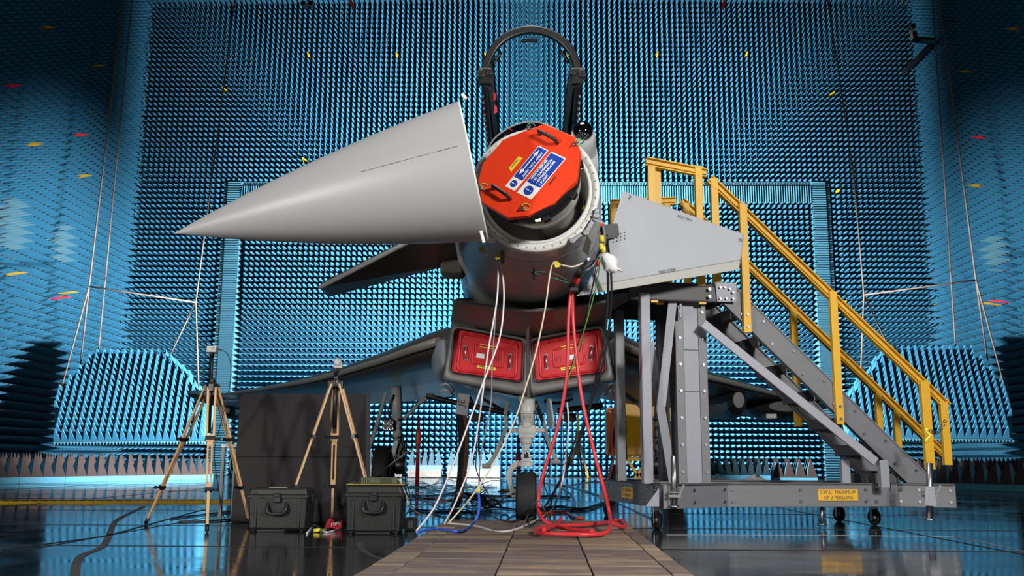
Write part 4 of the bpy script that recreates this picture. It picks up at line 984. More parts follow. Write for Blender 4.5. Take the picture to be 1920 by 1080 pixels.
# column and posts
zc0, zc1 = ZT, 2.03
ac = ga(1295, .12); colp = G(ac, .12, 0)
m = MB(); m.box(colp + Vector((0, 0, (zc0 + zc1) / 2)) + GY * .06, (.29, .16, zc1 - zc0), GM); column = m.build('column', ALUD, plat, bevel=.004)
for q in (-1, 1):
    m = MB(); m.box(colp + GX * (q * .108) - GY * .025 + Vector((0, 0, (zc0 + zc1) / 2)), (.075, .02, zc1 - zc0), GM); m.build('column_flange', ALU, column, bevel=.003)
    for i in range(7):
        bolt(colp + GX * (q * .108) - GY * .036 + Vector((0, 0, zc0 + .1 + i * .235)))
zz = [zc0, gz(1295, 735, ac, .12), gz(1295, 657, ac, .12), zc1]
for i in range(3):
    m = MB(); m.box(colp - GY * .022 + Vector((0, 0, (zz[i] + zz[i + 1]) / 2)), (.138, .012, zz[i + 1] - zz[i] - .006), GM); m.build('column_panel', ALUL, column, bevel=.002)
ap = ga(1210, -.02)
m = MB(); m.box(G(ap, -.02, (zc0 + 2.03) / 2), (.088, .088, 2.03 - zc0), GM); m.build('post', ALUL, plat, bevel=.008)
m = MB(); m.box(G(ap + .05, .95, (zc0 + 2.03) / 2), (.088, .088, 2.03 - zc0), GM); m.build('post', ALU, plat, bevel=.008)
m = MB(); m.box(G(ac + .02, .95, (zc0 + 2.03) / 2), (.10, .10, 2.03 - zc0), GM); m.build('post', ALUD, plat, bevel=.008)
m = MB(); m.beam(P(1262, 558, 8.42), P(1240, 762, 8.42), .012, .075, (1, 0, 0)); m.build('brace', ALUL, plat)
m = MB(); m.beam(P(1276, 570, 8.4), P(1276, 596, 8.4), .02, .03, (0, 1, 0)); m.build('brace_clip', ALUL, plat)
m = MB(); m.beam(P(1218, 640, 8.6), P(1262, 905, 8.6), .02, .075, (1, 0, 0)); m.build('brace', ALUL, plat)
m = MB(); m.beam(P(1318, 606, 8.38), P(1642, 866, 8.5), .03, .075, (0, 0, 1)); m.build('diagonal_brace', ALUL, plat, bevel=.004)
# deck
zd = gz(1300, 536, ga(1300)); zd0 = gz(1300, 566, ga(1300))
a0, a1, b1 = -.80, .06, 1.15
for p, q, nm in ((G(a0, 0, (zd + zd0) / 2), G(a1, 0, (zd + zd0) / 2), 'deck_beam'), (G(a0, b1, (zd + zd0) / 2), G(a1, b1, (zd + zd0) / 2), 'deck_beam'), (G(a0, 0, (zd + zd0) / 2), G(a0, b1, (zd + zd0) / 2), 'deck_beam'), (G(a1, 0, (zd + zd0) / 2), G(a1, b1, (zd + zd0) / 2), 'deck_beam')):
    m = MB(); m.channel(p, q, .06, zd - zd0, .012); m.build(nm, ALUD, plat)
for i in range(9):
    b = (i + .5) / 9 * b1; m = MB(); m.box(G((a0 + a1) / 2, b, zd + .012), (a1 - a0, b1 / 9 - .01, .028), GM); m.build('deck_plank', ALUD, plat)
m = MB(); m.prism([G(a0, .0, zd0), G(a0 - .0, b1, zd0), G(a0 - .35, b1, zd0 + .05), G(a0 - .28, .5, zd0 + .05)], (0, 0, .06)); m.build('deck_extension', ALUD, plat)
# stair stringers
SA0, SZ0, SA1, SZ1 = .10, 2.085, ga(1712), .41
def sz(a): return SZ0 + (SZ1 - SZ0) * (a - SA0) / (SA1 - SA0)
SB0, SB1 = .0, .66
for b in (SB0, SB1):
    p, q = G(SA0, b, sz(SA0)), G(SA1, b, sz(SA1)); d = (q - p).normalized(); n = Vector((0, 0, 1)) - d * d.z; n.normalize(); w = .10
    poly = [G(SA0 - .02, b, sz(SA0) + .02), G(SA0 + .12, b, sz(SA0) + .02), q + n * w + d * .05, q + d * .12 - Vector((0, 0, .01)), q - n * w, p - n * w, G(SA0 - .02, b, sz(SA0) - .1)]
    m = MB(); m.prism(poly, GY * .02); st = m.build('stringer', ALU, plat, bevel=.002)
    for o_ in (n * (w - .006), -n * (w - .006)):
        m = MB(); m.beam(p + o_ + GY * .02 * (1 if b == SB0 else 0), q + o_ + GY * .02, .06, .012, n); m.build('stringer_flange', ALU, st)
    if b == SB0:
        for i in range(12):
            t = .10 + .86 * i / 11
            bolt(p.lerp(q, t) + n * (.045 if i % 2 else -.05))
        m = MB(); m.prism([P(1341, 530, 8.40), P(1381, 530, 8.42), P(1381, 566, 8.42), P(1345, 566, 8.40)], GY * .014); m.build('splice_plate', ALUL, st, bevel=.002)
        for u, v in ((1350, 539), (1359, 539), (1368, 542), (1374, 548), (1350, 560), (1362, 560), (1374, 560)): bolt(P(u, v, 8.395), None, .011)
NT = 7
for i in range(NT):
    a = SA0 + (SA1 - SA0) * (i + .7) / NT; z = sz(a) + .0
    m = MB(); m.box(G(a, (SB0 + SB1) / 2 + .02, z), (.25, SB1 - SB0 - .02, .035), GM); m.box(G(a - .12, (SB0 + SB1) / 2 + .02, z - .035), (.012, SB1 - SB0 - .02, .09), GM); tr_ = m.build('tread', ALUD, plat, bevel=.004)
    m = MB()
    for k in range(9): m.box(G(a - .1 + .025 * k, (SB0 + SB1) / 2 + .02, z - .02), (.008, SB1 - SB0 - .04, .012), GM)
    stuff(m.build('tread_grip', mat('tread_tan', (150, 128, 88), .7) if 'tread_tan' not in MATS else MATS['tread_tan'], tr_))
    m = MB(); m.box(G(a, .035, z - .04), (.16, .02, .05), GM); m.build('tread_bracket', ALUL, tr_)
for u0, y_ in ((1583, 8.75), (1655, 8.55)):
    p = P(u0, 868, y_); m = MB(); m.box((p.x, p.y, (p.z + ZT) / 2 + .0), (.08, .06, abs(p.z - ZT) + .05), GM); m.build('stub_post', ALUL, plat, bevel=.004)
m = MB(); m.box(G(1.55, .3, ZT + .03), (.3, .5, .12), GM); m.build('foot_plate', ALUD, plat, bevel=.004)
# handrails
HR0, HR1 = gz(1346, 330, ga(1346)), gz(1768, 757, ga(1768)); HA0, HA1 = ga(1346), ga(1768)
def hz_(a): return HR0 + (HR1 - HR0) * (a - HA0) / (HA1 - HA0)
def rail_(p, q, parent=plat, nm='handrail'):
    m = MB(); m.channel(p, q, .05, .085, .012, flip=-1); m.beam(p, q, .03, .03); return m.build(nm, YRAIL, parent, bevel=.003)
rail_(G(HA0 - .02, 0, hz_(HA0) - .03), G(HA1 + .02, 0, hz_(HA1) - .03))
def post_(a, b, z0, z1, w=.07):
    m = MB(); m.box(G(a, b, (z0 + z1) / 2), (w, .045, z1 - z0), GM); return m.build('handrail_post', YRAIL, plat, bevel=.003)
post_(HA0 + .02, 0, zd, hz_(HA0) - .02)
for u, v in ((1404, 624), (1569, 796)):
    a = ga(u, -.03); post_(a, -.03, gz(u, v, a, -.03), hz_(a)); 
    for dz in (.05, .16): bolt(G(a, -.053, gz(u, v, a, -.03) + dz))
a = ga(1731, -.03); post_(a, -.03, gz(1731, 880, a), hz_(a), .085)
a = ga(1764, -.0); post_(a, .0, gz(1764, 872, a), hz_(a), .075)
RBk = .75
ra0, ra1 = ga(1290, RBk), ga(1764, RBk); rz0, rz1 = gz(1290, 372, ra0, RBk), gz(1764, 858, ra1, RBk)
rz_ = lambda a: rz0 + (rz1 - rz0) * (a - ra0) / (ra1 - ra0)
rail_(G(ra0 - .02, RBk, rz0 - .03), G(ra1, RBk, rz1 - .0))
for u, vb in ((1294, 560), (1492, 800), (1643, 812), (1675, 840)):
    a = ga(u, RBk); post_(a, RBk, max(gz(u, vb, a, RBk), .4), rz_(a) - .03, .065)
# deck guard rails
rail_(G(ga(1219), 0, gz(1219, 303, ga(1219))), G(ga(1336), 0, gz(1336, 325, ga(1336))), nm='guard_rail')
for u in (1229, 1245, 1320): post_(ga(u), .0 if u != 1245 else .08, zd0 - .02, gz(u, 312, ga(u)), .068)
gb = 1.12
rail_(G(ga(1150, gb), gb, gz(1150, 382, ga(1150, gb), gb)), G(ga(1276, gb), gb, gz(1276, 377, ga(1276, gb), gb)), nm='guard_rail')
for u in (1154, 1258): post_(ga(u, gb), gb, zd, gz(u, 382, ga(u, gb), gb), .065)
for u in (1252, 1330): 
    for v in (542, 556): bolt(P(u, v, 8.37), None, .016)
# chain across the stair foot
m = MB(); c0, c1 = P(1745, 808, 8.25), P(1772, 790, 8.4)
for i in range(8):
    q = c0.lerp(c1, i / 7) + Vector((0, 0, -.05 * math.sin(math.pi * i / 7))); m.tube([q + Vector((.014 * math.cos(t), .004 * (i % 2), .010 * math.sin(t))) for t in [k * math.pi / 4 for k in range(8)]], .004, 5, closed=True)
m.build('chain', BLACK, plat)
m = MB(); m.tube([P(1740 + 4 * math.sin(t), 812 + t * 3, 8.2) for t in range(-3, 7)], .012, 6); m.build('rope_knot', YTAPE, plat)
stuff(bolts.build('bolt_heads', STEEL, plat))
# load plates
yc = G(ga(1559, -.036), -.036, P(1559, 928, G(ga(1559), -.036, 0).y).z); m = MB(); m.box(yc, (.375, .006, .098), GM); lp = m.build('load_plate', mat('plate_yellow', (226, 172, 50), .4, var=.04), plat, label='yellow plate reading S.W.L. MAXIMUM OF 2 PERSONS')
text('plate_text', 'S.W.L.  MAXIMUM', .043, GREYTXT, lp, yc - GY * .005 + Vector((0, 0, .022)), GX, (0, 0, 1)); text('plate_text', 'OF 2 PERSONS', .043, GREYTXT, lp, yc - GY * .005 - Vector((0, 0, .023)), GX, (0, 0, 1))
d_ = (AL - BL).normalized(); q = AL.lerp(BL, .55) - GX * .034; m = MB(); m.box(q, (.006, .34, .10), GM); lp = m.build('load_plate', MATS['plate_yellow'], plat, label='yellow load plate on the side beam')
text('plate_text', 'S.W.L. MAXIMUM', .038, GREYTXT, lp, q - GX * .005 + Vector((0, 0, .022)), d_, (0, 0, 1)); text('plate_text', 'OF 2 PERSONS', .038, GREYTXT, lp, q - GX * .005 - Vector((0, 0, .022)), d_, (0, 0, 1))

# ================================================================== BOARDED RAMP
ramp = thing('boarded_ramp', 'low brown boarded ramp on the black floor leading to the nose wheel', 'ramp', PZ(1000, 1000, 0))
zr = .055
def edge_l(y): 
    p, q = PZ(839, 973, zr), PZ(660, 1080, zr); return p.x + (q.x - p.x) * (y - p.y) / (q.y - p.y)
def edge_r(y):
    p, q = PZ(1170, 977, zr), PZ(1305, 1080, zr); return p.x + (q.x - p.x) * (y - p.y) / (q.y - p.y)
yf = PZ(1000, 975, zr).y; yn = 2.2
m = MB(); m.prism([(edge_l(yf), yf, 0), (edge_r(yf), yf, 0), (edge_r(yn), yn, 0), (edge_l(yn), yn, 0)], (0, 0, .035)); m.build('ramp_base', mat('ramp_joint', (46, 38, 36), .8), ramp)
cols = [0, .105, .41, .70, .935, 1.0]
ys = [yf]; 
random.seed(3)
while ys[-1] > yn: ys.append(ys[-1] - random.uniform(.27, .36))
for c in range(5):
    off = random.uniform(-.05, .05)
    for i in range(len(ys) - 1):
        ya, yb = (ys[i] + (off if i else 0)), max(ys[i + 1] + off, yn)
        if ya - yb < .03: continue
        g = .007; L_ = lambda y, t: edge_l(y) + (edge_r(y) - edge_l(y)) * t
        h_ = .004; po = [(L_(ya - g, cols[c]) + h_, ya - g), (L_(ya - g, cols[c + 1]) - h_, ya - g), (L_(yb + g, cols[c + 1]) - h_, yb + g), (L_(yb + g, cols[c]) + h_, yb + g)]
        m = MB(); m.prism([(x, y, .034) for x, y in po], (0, 0, .02 + random.uniform(-.002, .003))); m.build('board', BOARD, ramp, bevel=.004)

# ================================================================== TRIPODS
def tripod(apex_px, Y, feet, label, head):
    ap_ = P(*apex_px, Y); t = thing('tripod', label, 'tripod', (ap_.x, Y, 0))
    m = MB(); m.cyl(ap_ + Vector((0, 0, -.05)), ap_ + Vector((0, 0, .02)), .045, n=16); m.cyl(ap_ + Vector((0, 0, .02)), ap_ + Vector((0, 0, .05)), .03, n=16); hub = m.build('tripod_head', BLACK, t, bevel=.004)
    m = MB(); m.cyl(ap_ + Vector((0, 0, -.42)), P(head[0], head[1] + 8, Y), .018, n=12); m.build('centre_column', BLACK, t)
    for ft in feet:
        d = (ft - ap_); o = Vector((d.x, d.y, 0)).normalized(); sd = Vector((-o.y, o.x, 0)); top = ap_ + o * .045 + Vector((0, 0, -.02)); d = ft - top
        p = lambda s_: top + d * s_
        leg = MB()
        for q in (-1, 1): leg.beam(p(0) + sd * q * .032, p(.38) + sd * q * .028, .020, .018, o)
        leg.beam(p(.35) - sd * .0, p(.40), .07, .02, o); lg = leg.build('leg', WOOD, t, bevel=.003)
        m = MB()
        for q in (-1, 1): m.beam(p(.37) + sd * q * .017, p(.735) + sd * q * .015, .014, .018, o)
        m.beam(p(.68), p(.735), .036, .016, o); m.beam(p(.40), p(.43), .036, .016, o); m.build('middle_section', WOOD, lg, bevel=.002)
        m = MB(); m.beam(p(.70), p(.965), .022, .018, o); m.build('lower_section', WOOD, lg, bevel=.002)
        for s_ in (.375, .725):
            m = MB(); m.beam(p(s_ - .012), p(s_ + .012), .085 if s_ < .5 else .055, .035, o); m.cyl(p(s_) + sd * .03, p(s_) + sd * .075, .008, n=8); m.cyl(p(s_) + sd * .07, p(s_) + sd * .085, .015, n=10); m.build('clamp', BLACK, lg)
        m = MB(); m.cyl(p(.95), p(.99), .016, n=10); m.cyl(p(.985), ft, .010, .006, n=8); m.build('foot', BLACK, lg)
        m = MB(); m.box(top + Vector((0, 0, -.005)), (.05, .06, .07)); m.build('leg_bracket', BLACK, hub, bevel=.006)
    return t, ap_
f1 = [PZ(272, 984, 0), PZ(388, 999, 0), PZ(469, 984, 0)]
YA = sum(f.y for f in f1) / 3
t1, ap1 = tripod((397, 722), YA, f1, 'wooden surveying tripod standing alone on the floor with a small white box on top', (397, 655))
f2 = [PZ(622, 984, 0), PZ(527, 989, 0), PZ(710, 989, 0)]
YA2 = sum(f.y for f in f2) / 3
t2, ap2 = tripod((630, 716), YA2, f2, 'wooden surveying tripod behind the black cases with a round white target on top', (630, 690))
c = P(398, 655, YA); an = thing('antenna_unit', 'small white box shaped antenna topping the lone tripod', 'antenna', c)
m = MB(); m.box(c, (.085, .06, .055)); m.build('housing', WHITE, an, bevel=.006)
m = MB(); m.box(c + Vector((.012, -.032, .005)), (.03, .006, .025)); m.build('front_window', CCAB, an); m = MB(); m.cyl(c + Vector((0, 0, -.06)), c + Vector((0, 0, -.025)), .02, n=12); m.build('mount', BLACK, an)
m = MB(); m.tube(smoothpath([P(u, v, YA + .02) for u, v in ((408, 655), (425, 662), (433, 690), (428, 740), (415, 790), (402, 850))] + [PZ(412, 930, .3), PZ(418, 965, .1), PZ(428, 975, .01), PZ(455, 970, .01)]), .004, 6); tag(m.build('cable', BCAB), 'thin black cable looping down from the white box on the lone tripod', 'cable')
c = P(634, 682, YA2); an = thing('target_ball', 'round white optical target on the tripod behind the cases', 'target', c)
m = MB(); m.box(c + Vector((0, .01, -.01)), (.075, .05, .065)); m.build('yoke', LIGHTG, an, bevel=.012); m = MB(); m.sphere(c + Vector((0, -.02, .012)), .036, 20, 12); m.build('ball', WHITE, an); m = MB(); m.cyl(c + Vector((0, -.06, .012)), c + Vector((0, -.05, .012)), .018, n=16); m.build('lens_cap', LIGHTG, an); m = MB(); m.cyl(c + Vector((0, 0, -.08)), c + Vector((0, 0, -.03)), .012, n=10); m.build('mount', BLACK, an)

# ================================================================== DARK FABRIC PANEL, TABLE
YP = PZ(560, 981, 0).y
bp0, bp1 = PZ(437, 979, 0), PZ(686, 981, 0); bp1.y = bp0.y = YP
tp0, tp1 = P(450, 738, YP + .12), P(684, 738, YP + .12)
fp = thing('fabric_screen', 'charcoal fabric covered foam screen standing behind the tripod and cases', 'screen', (bp0 + bp1) / 2)
ml0, ml1 = bp0.lerp(tp0, .5), bp1.lerp(tp1, .5); bk = Vector((.02, .13, .0))
for a, b, c, d in ((bp0, bp1, ml1, ml0), (ml0, ml1, tp1, tp0)):
    m = MB(); m.prism([a, b, c, d], bk); m.build('screen_half', FABRIC, fp, bevel=.012)
m = MB(); m.prism([tp1 + Vector((.004, .02, -.0)), tp1 + Vector((.03, .1, 0)), bp1 + Vector((.03, .1, 0)), bp1 + Vector((.004, .02, 0))], (.006, 0, 0)); m.build('screen_end', mat('fabric_grey', (70, 70, 72), .9), fp)
yt = YP + .35
tb = thing('side_table', 'small grey metal table frame half hidden behind the charcoal screen', 'table', PZ(430, 968, 0))
a, b = P(416, 836, yt), P(520, 836, yt)
m = MB(); m.box(((a.x + b.x) / 2, yt + .2, a.z), (b.x - a.x, .45, .03)); m.build('table_top', LIGHTG, tb, bevel=.004)
for x in (a.x + .02, b.x - .02):
    for y in (yt, yt + .4): m = MB(); m.box((x, y, a.z / 2 - .007), (.03, .03, a.z - .016)); m.build('leg', GEARD, tb)
m = MB(); m.tube(smoothpath([P(436, 850, yt - .1), P(431, 870, yt - .1), P(436, 890, yt - .1), P(446, 905, yt - .1)]), .004, 6); tag(m.build('cable', WCAB), 'thin white cable dangling in front of the small table frame', 'cable')

# ================================================================== CASES
def case(u0, u1, vb, vt, depth, label, tape, loc_y=None):
    p0, p1 = PZ(u0, vb, 0), PZ(u1, vb, 0); Y = (p0.y + p1.y) / 2; x0, x1 = P(u0, vb, Y).x, P(u1, vb, Y).x; hgt = P((u0 + u1) / 2, vt, Y).z; w = x1 - x0; cx = (x0 + x1) / 2
    t = thing('equipment_case', label, 'case', (cx, Y + depth / 2, 0))
    def tap(z0, z1, k0, k1): return [[(cx + sx * w / 2 * k, Y + depth / 2 + sy * depth / 2 * k, z) for sx, sy in ((-1, -1), (1, -1), (1, 1), (-1, 1))] for z, k in ((z0, k0), (z1, k1))]
    hl = hgt * .80
    m = MB(); m.loft(tap(.012, hl, .93, .985), smooth=False); m.build('case_body', CASE, t, bevel=.015)
    m = MB(); m.loft(tap(hl + .006, hgt, 1.0, .94), smooth=False); lid = m.build('case_lid', CASE, t, bevel=.015)
    m = MB(); m.box((cx, Y + depth / 2, hl), (w * 1.03, depth * 1.03, .028)); m.build('lid_rim', CASE, lid, bevel=.006)
    m = MB(); m.box((cx, Y - .012, hl - .01), (.055, .025, .075)); m.box((cx, Y - .022, hl + .01), (.04, .02, .03)); m.build('latch', BLACK, t, bevel=.005)
    hx = .075
    m = MB(); m.tube(smoothpath([(cx - hx, Y + .01, hl - .05), (cx - hx * 1.05, Y - .02, hl - .09), (cx - hx * .9, Y - .03, hl - .125), (cx - hx * .5, Y - .032, hl - .137), (cx + hx * .5, Y - .032, hl - .137), (cx + hx * .9, Y - .03, hl - .125), (cx + hx * 1.05, Y - .02, hl - .09), (cx + hx, Y + .01, hl - .05)], 4), .014, 8); m.build('carry_handle', BLACK, t)
    for s_ in (-1, 1):
        m = MB(); m.box((cx + s_ * w * .36, Y + .008, hl * .55), (.02, .02, hl * .9)); m.build('case_rib', CASE, t, bevel=.004)
        m = MB(); m.box((cx + s_ * w * .505, Y + depth * .5, hl - .02), (.02, .05, .07)); m.build('side_latch', BLACK, t, bevel=.004)
    for sx in (-1, 1):
        for sy in (.12, .88): m = MB(); m.cyl((cx + sx * w * .4, Y + depth * sy, 0), (cx + sx * w * .4, Y + depth * sy, .014), .02, n=10); m.build('case_foot', BLACK, t)
    m = MB(); m.box((cx - .02 if tape else cx + .01, Y - .05, .009), (w * (.45 if tape else .6), .09, .016)); m.build('folded_flap', CASE, t, bevel=.004)
    if tape: m = MB(); m.box((cx - .01, Y + .05, hgt + .001), (.15, .035, .003)); m.build('name_tape', CCAB, lid)
    return t, cx, Y, hgt, w
c1_, cx1, cy1, ch1, cw1 = case(461, 574, 996, 915, .34, 'black moulded transit case with a cream tape strip across its lid', True)
c2_, cx2, cy2, ch2, cw2 = case(645, 752, 1001, 910, .34, 'black moulded transit case carrying a green electronics tray', False)
el = thing('electronics_tray', 'olive green finned electronics tray lying on the black transit case', 'electronics', (cx2, cy2 + .12, ch2))
m = MB(); m.box((cx2 + .01, cy2 + .15, ch2 + .006), (cw2 * 1.02, .3, .008)); m.build('board', mat('board_tan', (150, 132, 70), .6), el)
m = MB(); m.box((cx2 + .03, cy2 + .14, ch2 + .035), (.29, .18, .05)); tray = m.build('housing', OLIVE, el, bevel=.005)
for k in range(16): m = MB(); m.box((cx2 - .1 + .0165 * k, cy2 + .046, ch2 + .037), (.006, .012, .045)); m.build('fin', OLIVE, tray)
m = MB(); m.box((cx2 + .0, cy2 + .04, ch2 + .03), (.09, .02, .035)); m.build('connector_block', mat('olive_dark', (70, 74, 58), .5), tray, bevel=.003)
for k in range(3): m = MB(); m.cyl((cx2 - .17 + .02 * k, cy2 + .06, ch2 + .01), (cx2 - .17 + .02 * k, cy2 + .06, ch2 + .035), .012, n=10); m.build('plug', BLACK, tray)
# small black power box on the floor
q = PZ(768, 995, 0); pb = thing('power_box', 'small black power box on the floor beside the case with the green tray', 'box', q)
m = MB(); m.box(q + Vector((0, .08, .05)), (.09, .14, .10)); m.build('housing', CASE, pb, bevel=.006); m = MB(); m.box(q + Vector((0.005, .007, .05)), (.045, .006, .06)); m.build('socket_face', ALUD, pb)
# red flag streamer and connectors between the cases
q = PZ(610, 993, 0); sf = thing('warning_streamer', 'red warning streamer with white letters crumpled on the floor between the two black cases', 'streamer', q)
pts = []
for i in range(9):
    x = i / 8; zt = .03 + .03 * math.sin(x * 7); c = q + Vector((.0 + .14 * x, .03 * math.sin(4 * x), 0)); pts += [c + Vector((0, -.02, .004 + zt * .2)), c + Vector((0, .03, .03 + zt))]
m = MB(); m.add(pts, [(2 * i, 2 * i + 2, 2 * i + 3, 2 * i + 1) for i in range(8)]); ob = m.build('streamer_cloth', REDC, sf); md = ob.modifiers.new('solid', 'SOLIDIFY'); md.thickness = .003
text('streamer_text', 'MIN', .04, WHITE, sf, q + Vector((.085, -.012, .045)), (1, 0, .2), (0, .4, .9), .004)
for k, (u, mt_) in enumerate(((588, YTAPE), (600, OLIVE))): m = MB(); c = PZ(u, 995, .015); m.cyl(c, c + Vector((.05, .01, .004)), .014, n=10); tag(m.build('cable_plug', mt_), ('yellow cable plug lying on the floor between the black cases', 'green cable plug lying beside the red streamer between the cases')[k], 'plug')
# hazard striped cable ramp on the floor
p0, p1 = PZ(-30, 943, 0), PZ(436, 942, 0); cr = thing('cable_ramp', 'long low yellow and black cable ramp across the dark floor', 'cable ramp', (p0 + p1) / 2)
hz = mat('hazard_yellow', (186, 150, 30), .6, var=.3, scale=8); n = 9
for i in range(n):
    a, b = p0.lerp(p1, i / n), p0.lerp(p1, (i + 1) / n - .002); s_ = Vector((0, .1, 0))
    m = MB(); m.prism([a - s_, a - s_ * .4 + Vector((0, 0, .04)), a + s_ * .4 + Vector((0, 0, .04)), a + s_], b - a); sg = m.build('ramp_segment', hz, cr)
    for k in range(3):
        c = a.lerp(b, (k + .5) / 3) + Vector((0, -.055, .033)); m = MB(); m.box(c, (.10, .03, .012)); m.build('rubber_stud', BLACK, sg)

# ================================================================== ROPES
def rope(pxs, label, group=None, r=.022):
    m = MB(); m.tube([(P(u, v, y) if y else PP(u, v, (PLB if u < 960 else PRB) - (PLN if u < 960 else PRN) * .1, PLN if u < 960 else PRN)) for u, v, y in pxs], r, 6); return tag(m.build('rope', ROPE), label, 'rope', group)
rope([(232, -6, 24.6), (167, 537, 24.6), (107, 757, 0)], 'cream rope from the roof to the outer edge of the panel by the lone tripod')
rope([(248, -6, 27.3), (216, 330, 27.3), (183, 676, 0)], 'thin cream rope hanging straight from the roof to the panel top, lone tripod side')
rope([(441, -6, 25.8), (367, 567, 25.8), (374, 772, 0)], 'cream rope from the roof down to the panel edge behind the lone tripod')
rope([(367, 567, 25.8), (305, 694, 0)], 'slanting cream rope from the knot above the lone tripod to the panel top')
rope([(167, 537, 24.6), (367, 567, 25.8)], 'cream rope spreader strung between two hanging ropes near the radome tip')
rope([(167, 537, 24.6), (150, 690, 0)], 'short cream rope branching from the spreader end, on the lone tripod side')
rope([(1551, -6, 25.8), (1600, 320, 25.8), (1620, 553, 25.8), (1612, 756, 0)], 'cream rope from the roof down behind the stair handrail to the panel edge')
rope([(1620, 553, 25.8), (1684, 686, 0)], 'slanting cream rope from the knot behind the handrail to the panel top')
rope([(1761, -6, 24.6), (1830, 525, 24.6), (1891, 752, 0)], 'cream rope from the roof to the panel side beside the wall, behind the stairs')
rope([(1830, 525, 24.6), (1852, 676, 0)], 'short cream rope branching from the spreader end to the panel behind the stairs')
rope([(1620, 553, 25.8), (1830, 525, 24.6)], 'cream rope spreader strung between two hanging ropes behind the stairs')
rope([(1748, -6, 27.3), (1770, 320, 27.3), (1793, 670, 0)], 'thin cream rope hanging straight from the roof to the panel behind the stairs')

# ================================================================== ROOM FITTINGS
def cctv(u, v, y, label, bracket):
    c = P(u, v, y); t = thing('security_camera', label, 'camera', c)
    if bracket:
        m = MB(); e = P(1752, 77, y); b0 = P(1712, 74, y); m.beam(b0, e, .2, .16); m.box(b0 + Vector((.05, 0, .12)), (.14, .2, .3)); m.build('bracket_arm', BLACK, t, bevel=.02); m = MB(); m.beam(b0 + Vector((.2, -.12, -.1)), e + Vector((0, -.12, -.1)), .06, .1); m.build('cable_duct', BLUEFLAT, t)
        m = MB(); m.beam(e, Vector((e.x + .0, YB - PH, e.z)), .12, .12); m.build('wall_stay', BLACK, t)
        m = MB(); m.cyl(b0, c, .06, n=10); m.build('pedestal', CCAB, t)
    else:
        m = MB(); m.cyl(c, Vector((c.x, c.y, ZC - PH)), .05, n=10); m.build('drop_tube', GEARD, t)
    for k in (-1, 1) if not bracket else (0,):
        o = c + Vector((k * .12, -.05, -.06))
        m = MB(); m.cyl(o, o + Vector((0, -.22, -.04)), .10, n=16); b = m.build('camera_body', GREYD, t, bevel=.01); m = MB(); m.cyl(o + Vector((0, -.22, -.04)), o + Vector((0, -.24, -.045)), .07, n=16); m.build('lens', BLACKG, b)
cctv(579, 8, 29.5, 'twin lens white camera hanging from the chamber roof', False)
cctv(1706, 50, 30.5, 'white camera on a wall bracket arm beside the hanging ropes', True)
for u0, v0, u1, v1, lb in ((653, -8, 663, 16, 'red rod hanging from the roof beside the twin lens camera'), (1361, -8, 1355, 17, 'red rod hanging from the roof with no camera beside it')):
    m = MB(); a, b = P(u0, v0, 29), P(u1, v1, 29); d = (a - b).normalized(); m.cyl(b, b + d * ((ZC - PH - .02 - b.z) / d.z), .05, n=10); tag(m.build('red_rod', REDC), lb, 'rod')

# ================================================================== CART AND STANDS BEHIND THE JET
YC = 18.0
gcart = thing('ground_power_cart', 'yellow ground power cart parked behind the main wheel leg with an orange lit end', 'cart', P(1200, 916, YC))
x0, x1 = P(1164, 800, YC).x, P(1262, 800, YC).x; zb_, zt_ = P(1200, 855, YC).z, P(1200, 748, YC).z
m = MB(); m.box(((x0 + x1) / 2, YC + .6, (zb_ + zt_) / 2), (x1 - x0, 1.2, zt_ - zb_)); body = m.build('cart_body', CARTY, gcart, bevel=.03)
m = MB(); m.box(((x0 + x1) / 2, YC - .012, (zb_ + .06)), (x1 - x0 - .05, .03, .05)); m.build('sill', CARTY, body)
ex0, ex1 = P(1139, 800, YC - .05).x, P(1166, 800, YC - .05).x
fr = MB(); ez0, ez1 = P(1150, 853, YC).z, P(1150, 766, YC).z
for p, q in (((ex0, ez0), (ex0, ez1)), ((ex1, ez0), (ex1, ez1)), ((ex0, ez1), (ex1, ez1)), ((ex0, ez0), (ex1, ez0)), (((ex0 + ex1) / 2, ez0), ((ex0 + ex1) / 2, ez1))): fr.beam((p[0], YC - .05, p[1]), (q[0], YC - .05, q[1]), .05, .035)
fr.build('end_frame', CARTO, gcart); m = MB(); m.box(((ex0 + ex1) / 2, YC + .3, (ez0 + ez1) / 2), (ex1 - ex0 - .02, .5, ez1 - ez0 - .05)); m.build('control_panel', CARTO, gcart)
m = MB(); m.box(((ex0 + ex1) / 2 + .03, YC - .09, ez0 + .25), (.12, .06, .14)); m.build('connector_box', GEARD, gcart, bevel=.01)
for u in (1150, 1232):
    c = P(u, 880, YC + .1); c.z = .25; m = MB(); m.lathe([(.12, -.06), (.21, -.075), (.245, -.05), (.25, 0), (.245, .05), (.21, .075), (.12, .06)], c, (1, 0, 0), 28, (0, 0, 1)); w_ = m.build('tyre', RUBBER, gcart); m = MB(); m.cyl(c - Vector((.06, 0, 0)), c + Vector((.06, 0, 0)), .12, n=20); m.build('wheel_hub', CARTY, w_)
for a, b in (((1175, 860), (1205, 905)), ((1215, 860), (1185, 905))): m = MB(); m.beam(P(*a, YC), P(*b, YC), .05, .05); m.build('tow_frame', CARTY, gcart)
m = MB(); m.beam((x0, YC + .2, zb_ - .05), (x1, YC + .2, zb_ - .05), .08, .08); m.build('chassis', CARTY, gcart)
for k, (u, v) in enumerate(((1160, 792), (1163, 795))):
    m = MB(); m.tube(smoothpath([P(u, v, YC - .2), P(u - 8, v + 12, YC - .25), P(u - 11, v + 40, YC - .25), P(u - 10 + 14 * k, v + 70, YC - .25), P(u - 18 + 20 * k, 899, YC - .25)]), .02, 8); m.build('supply_hose', REDH, gcart)
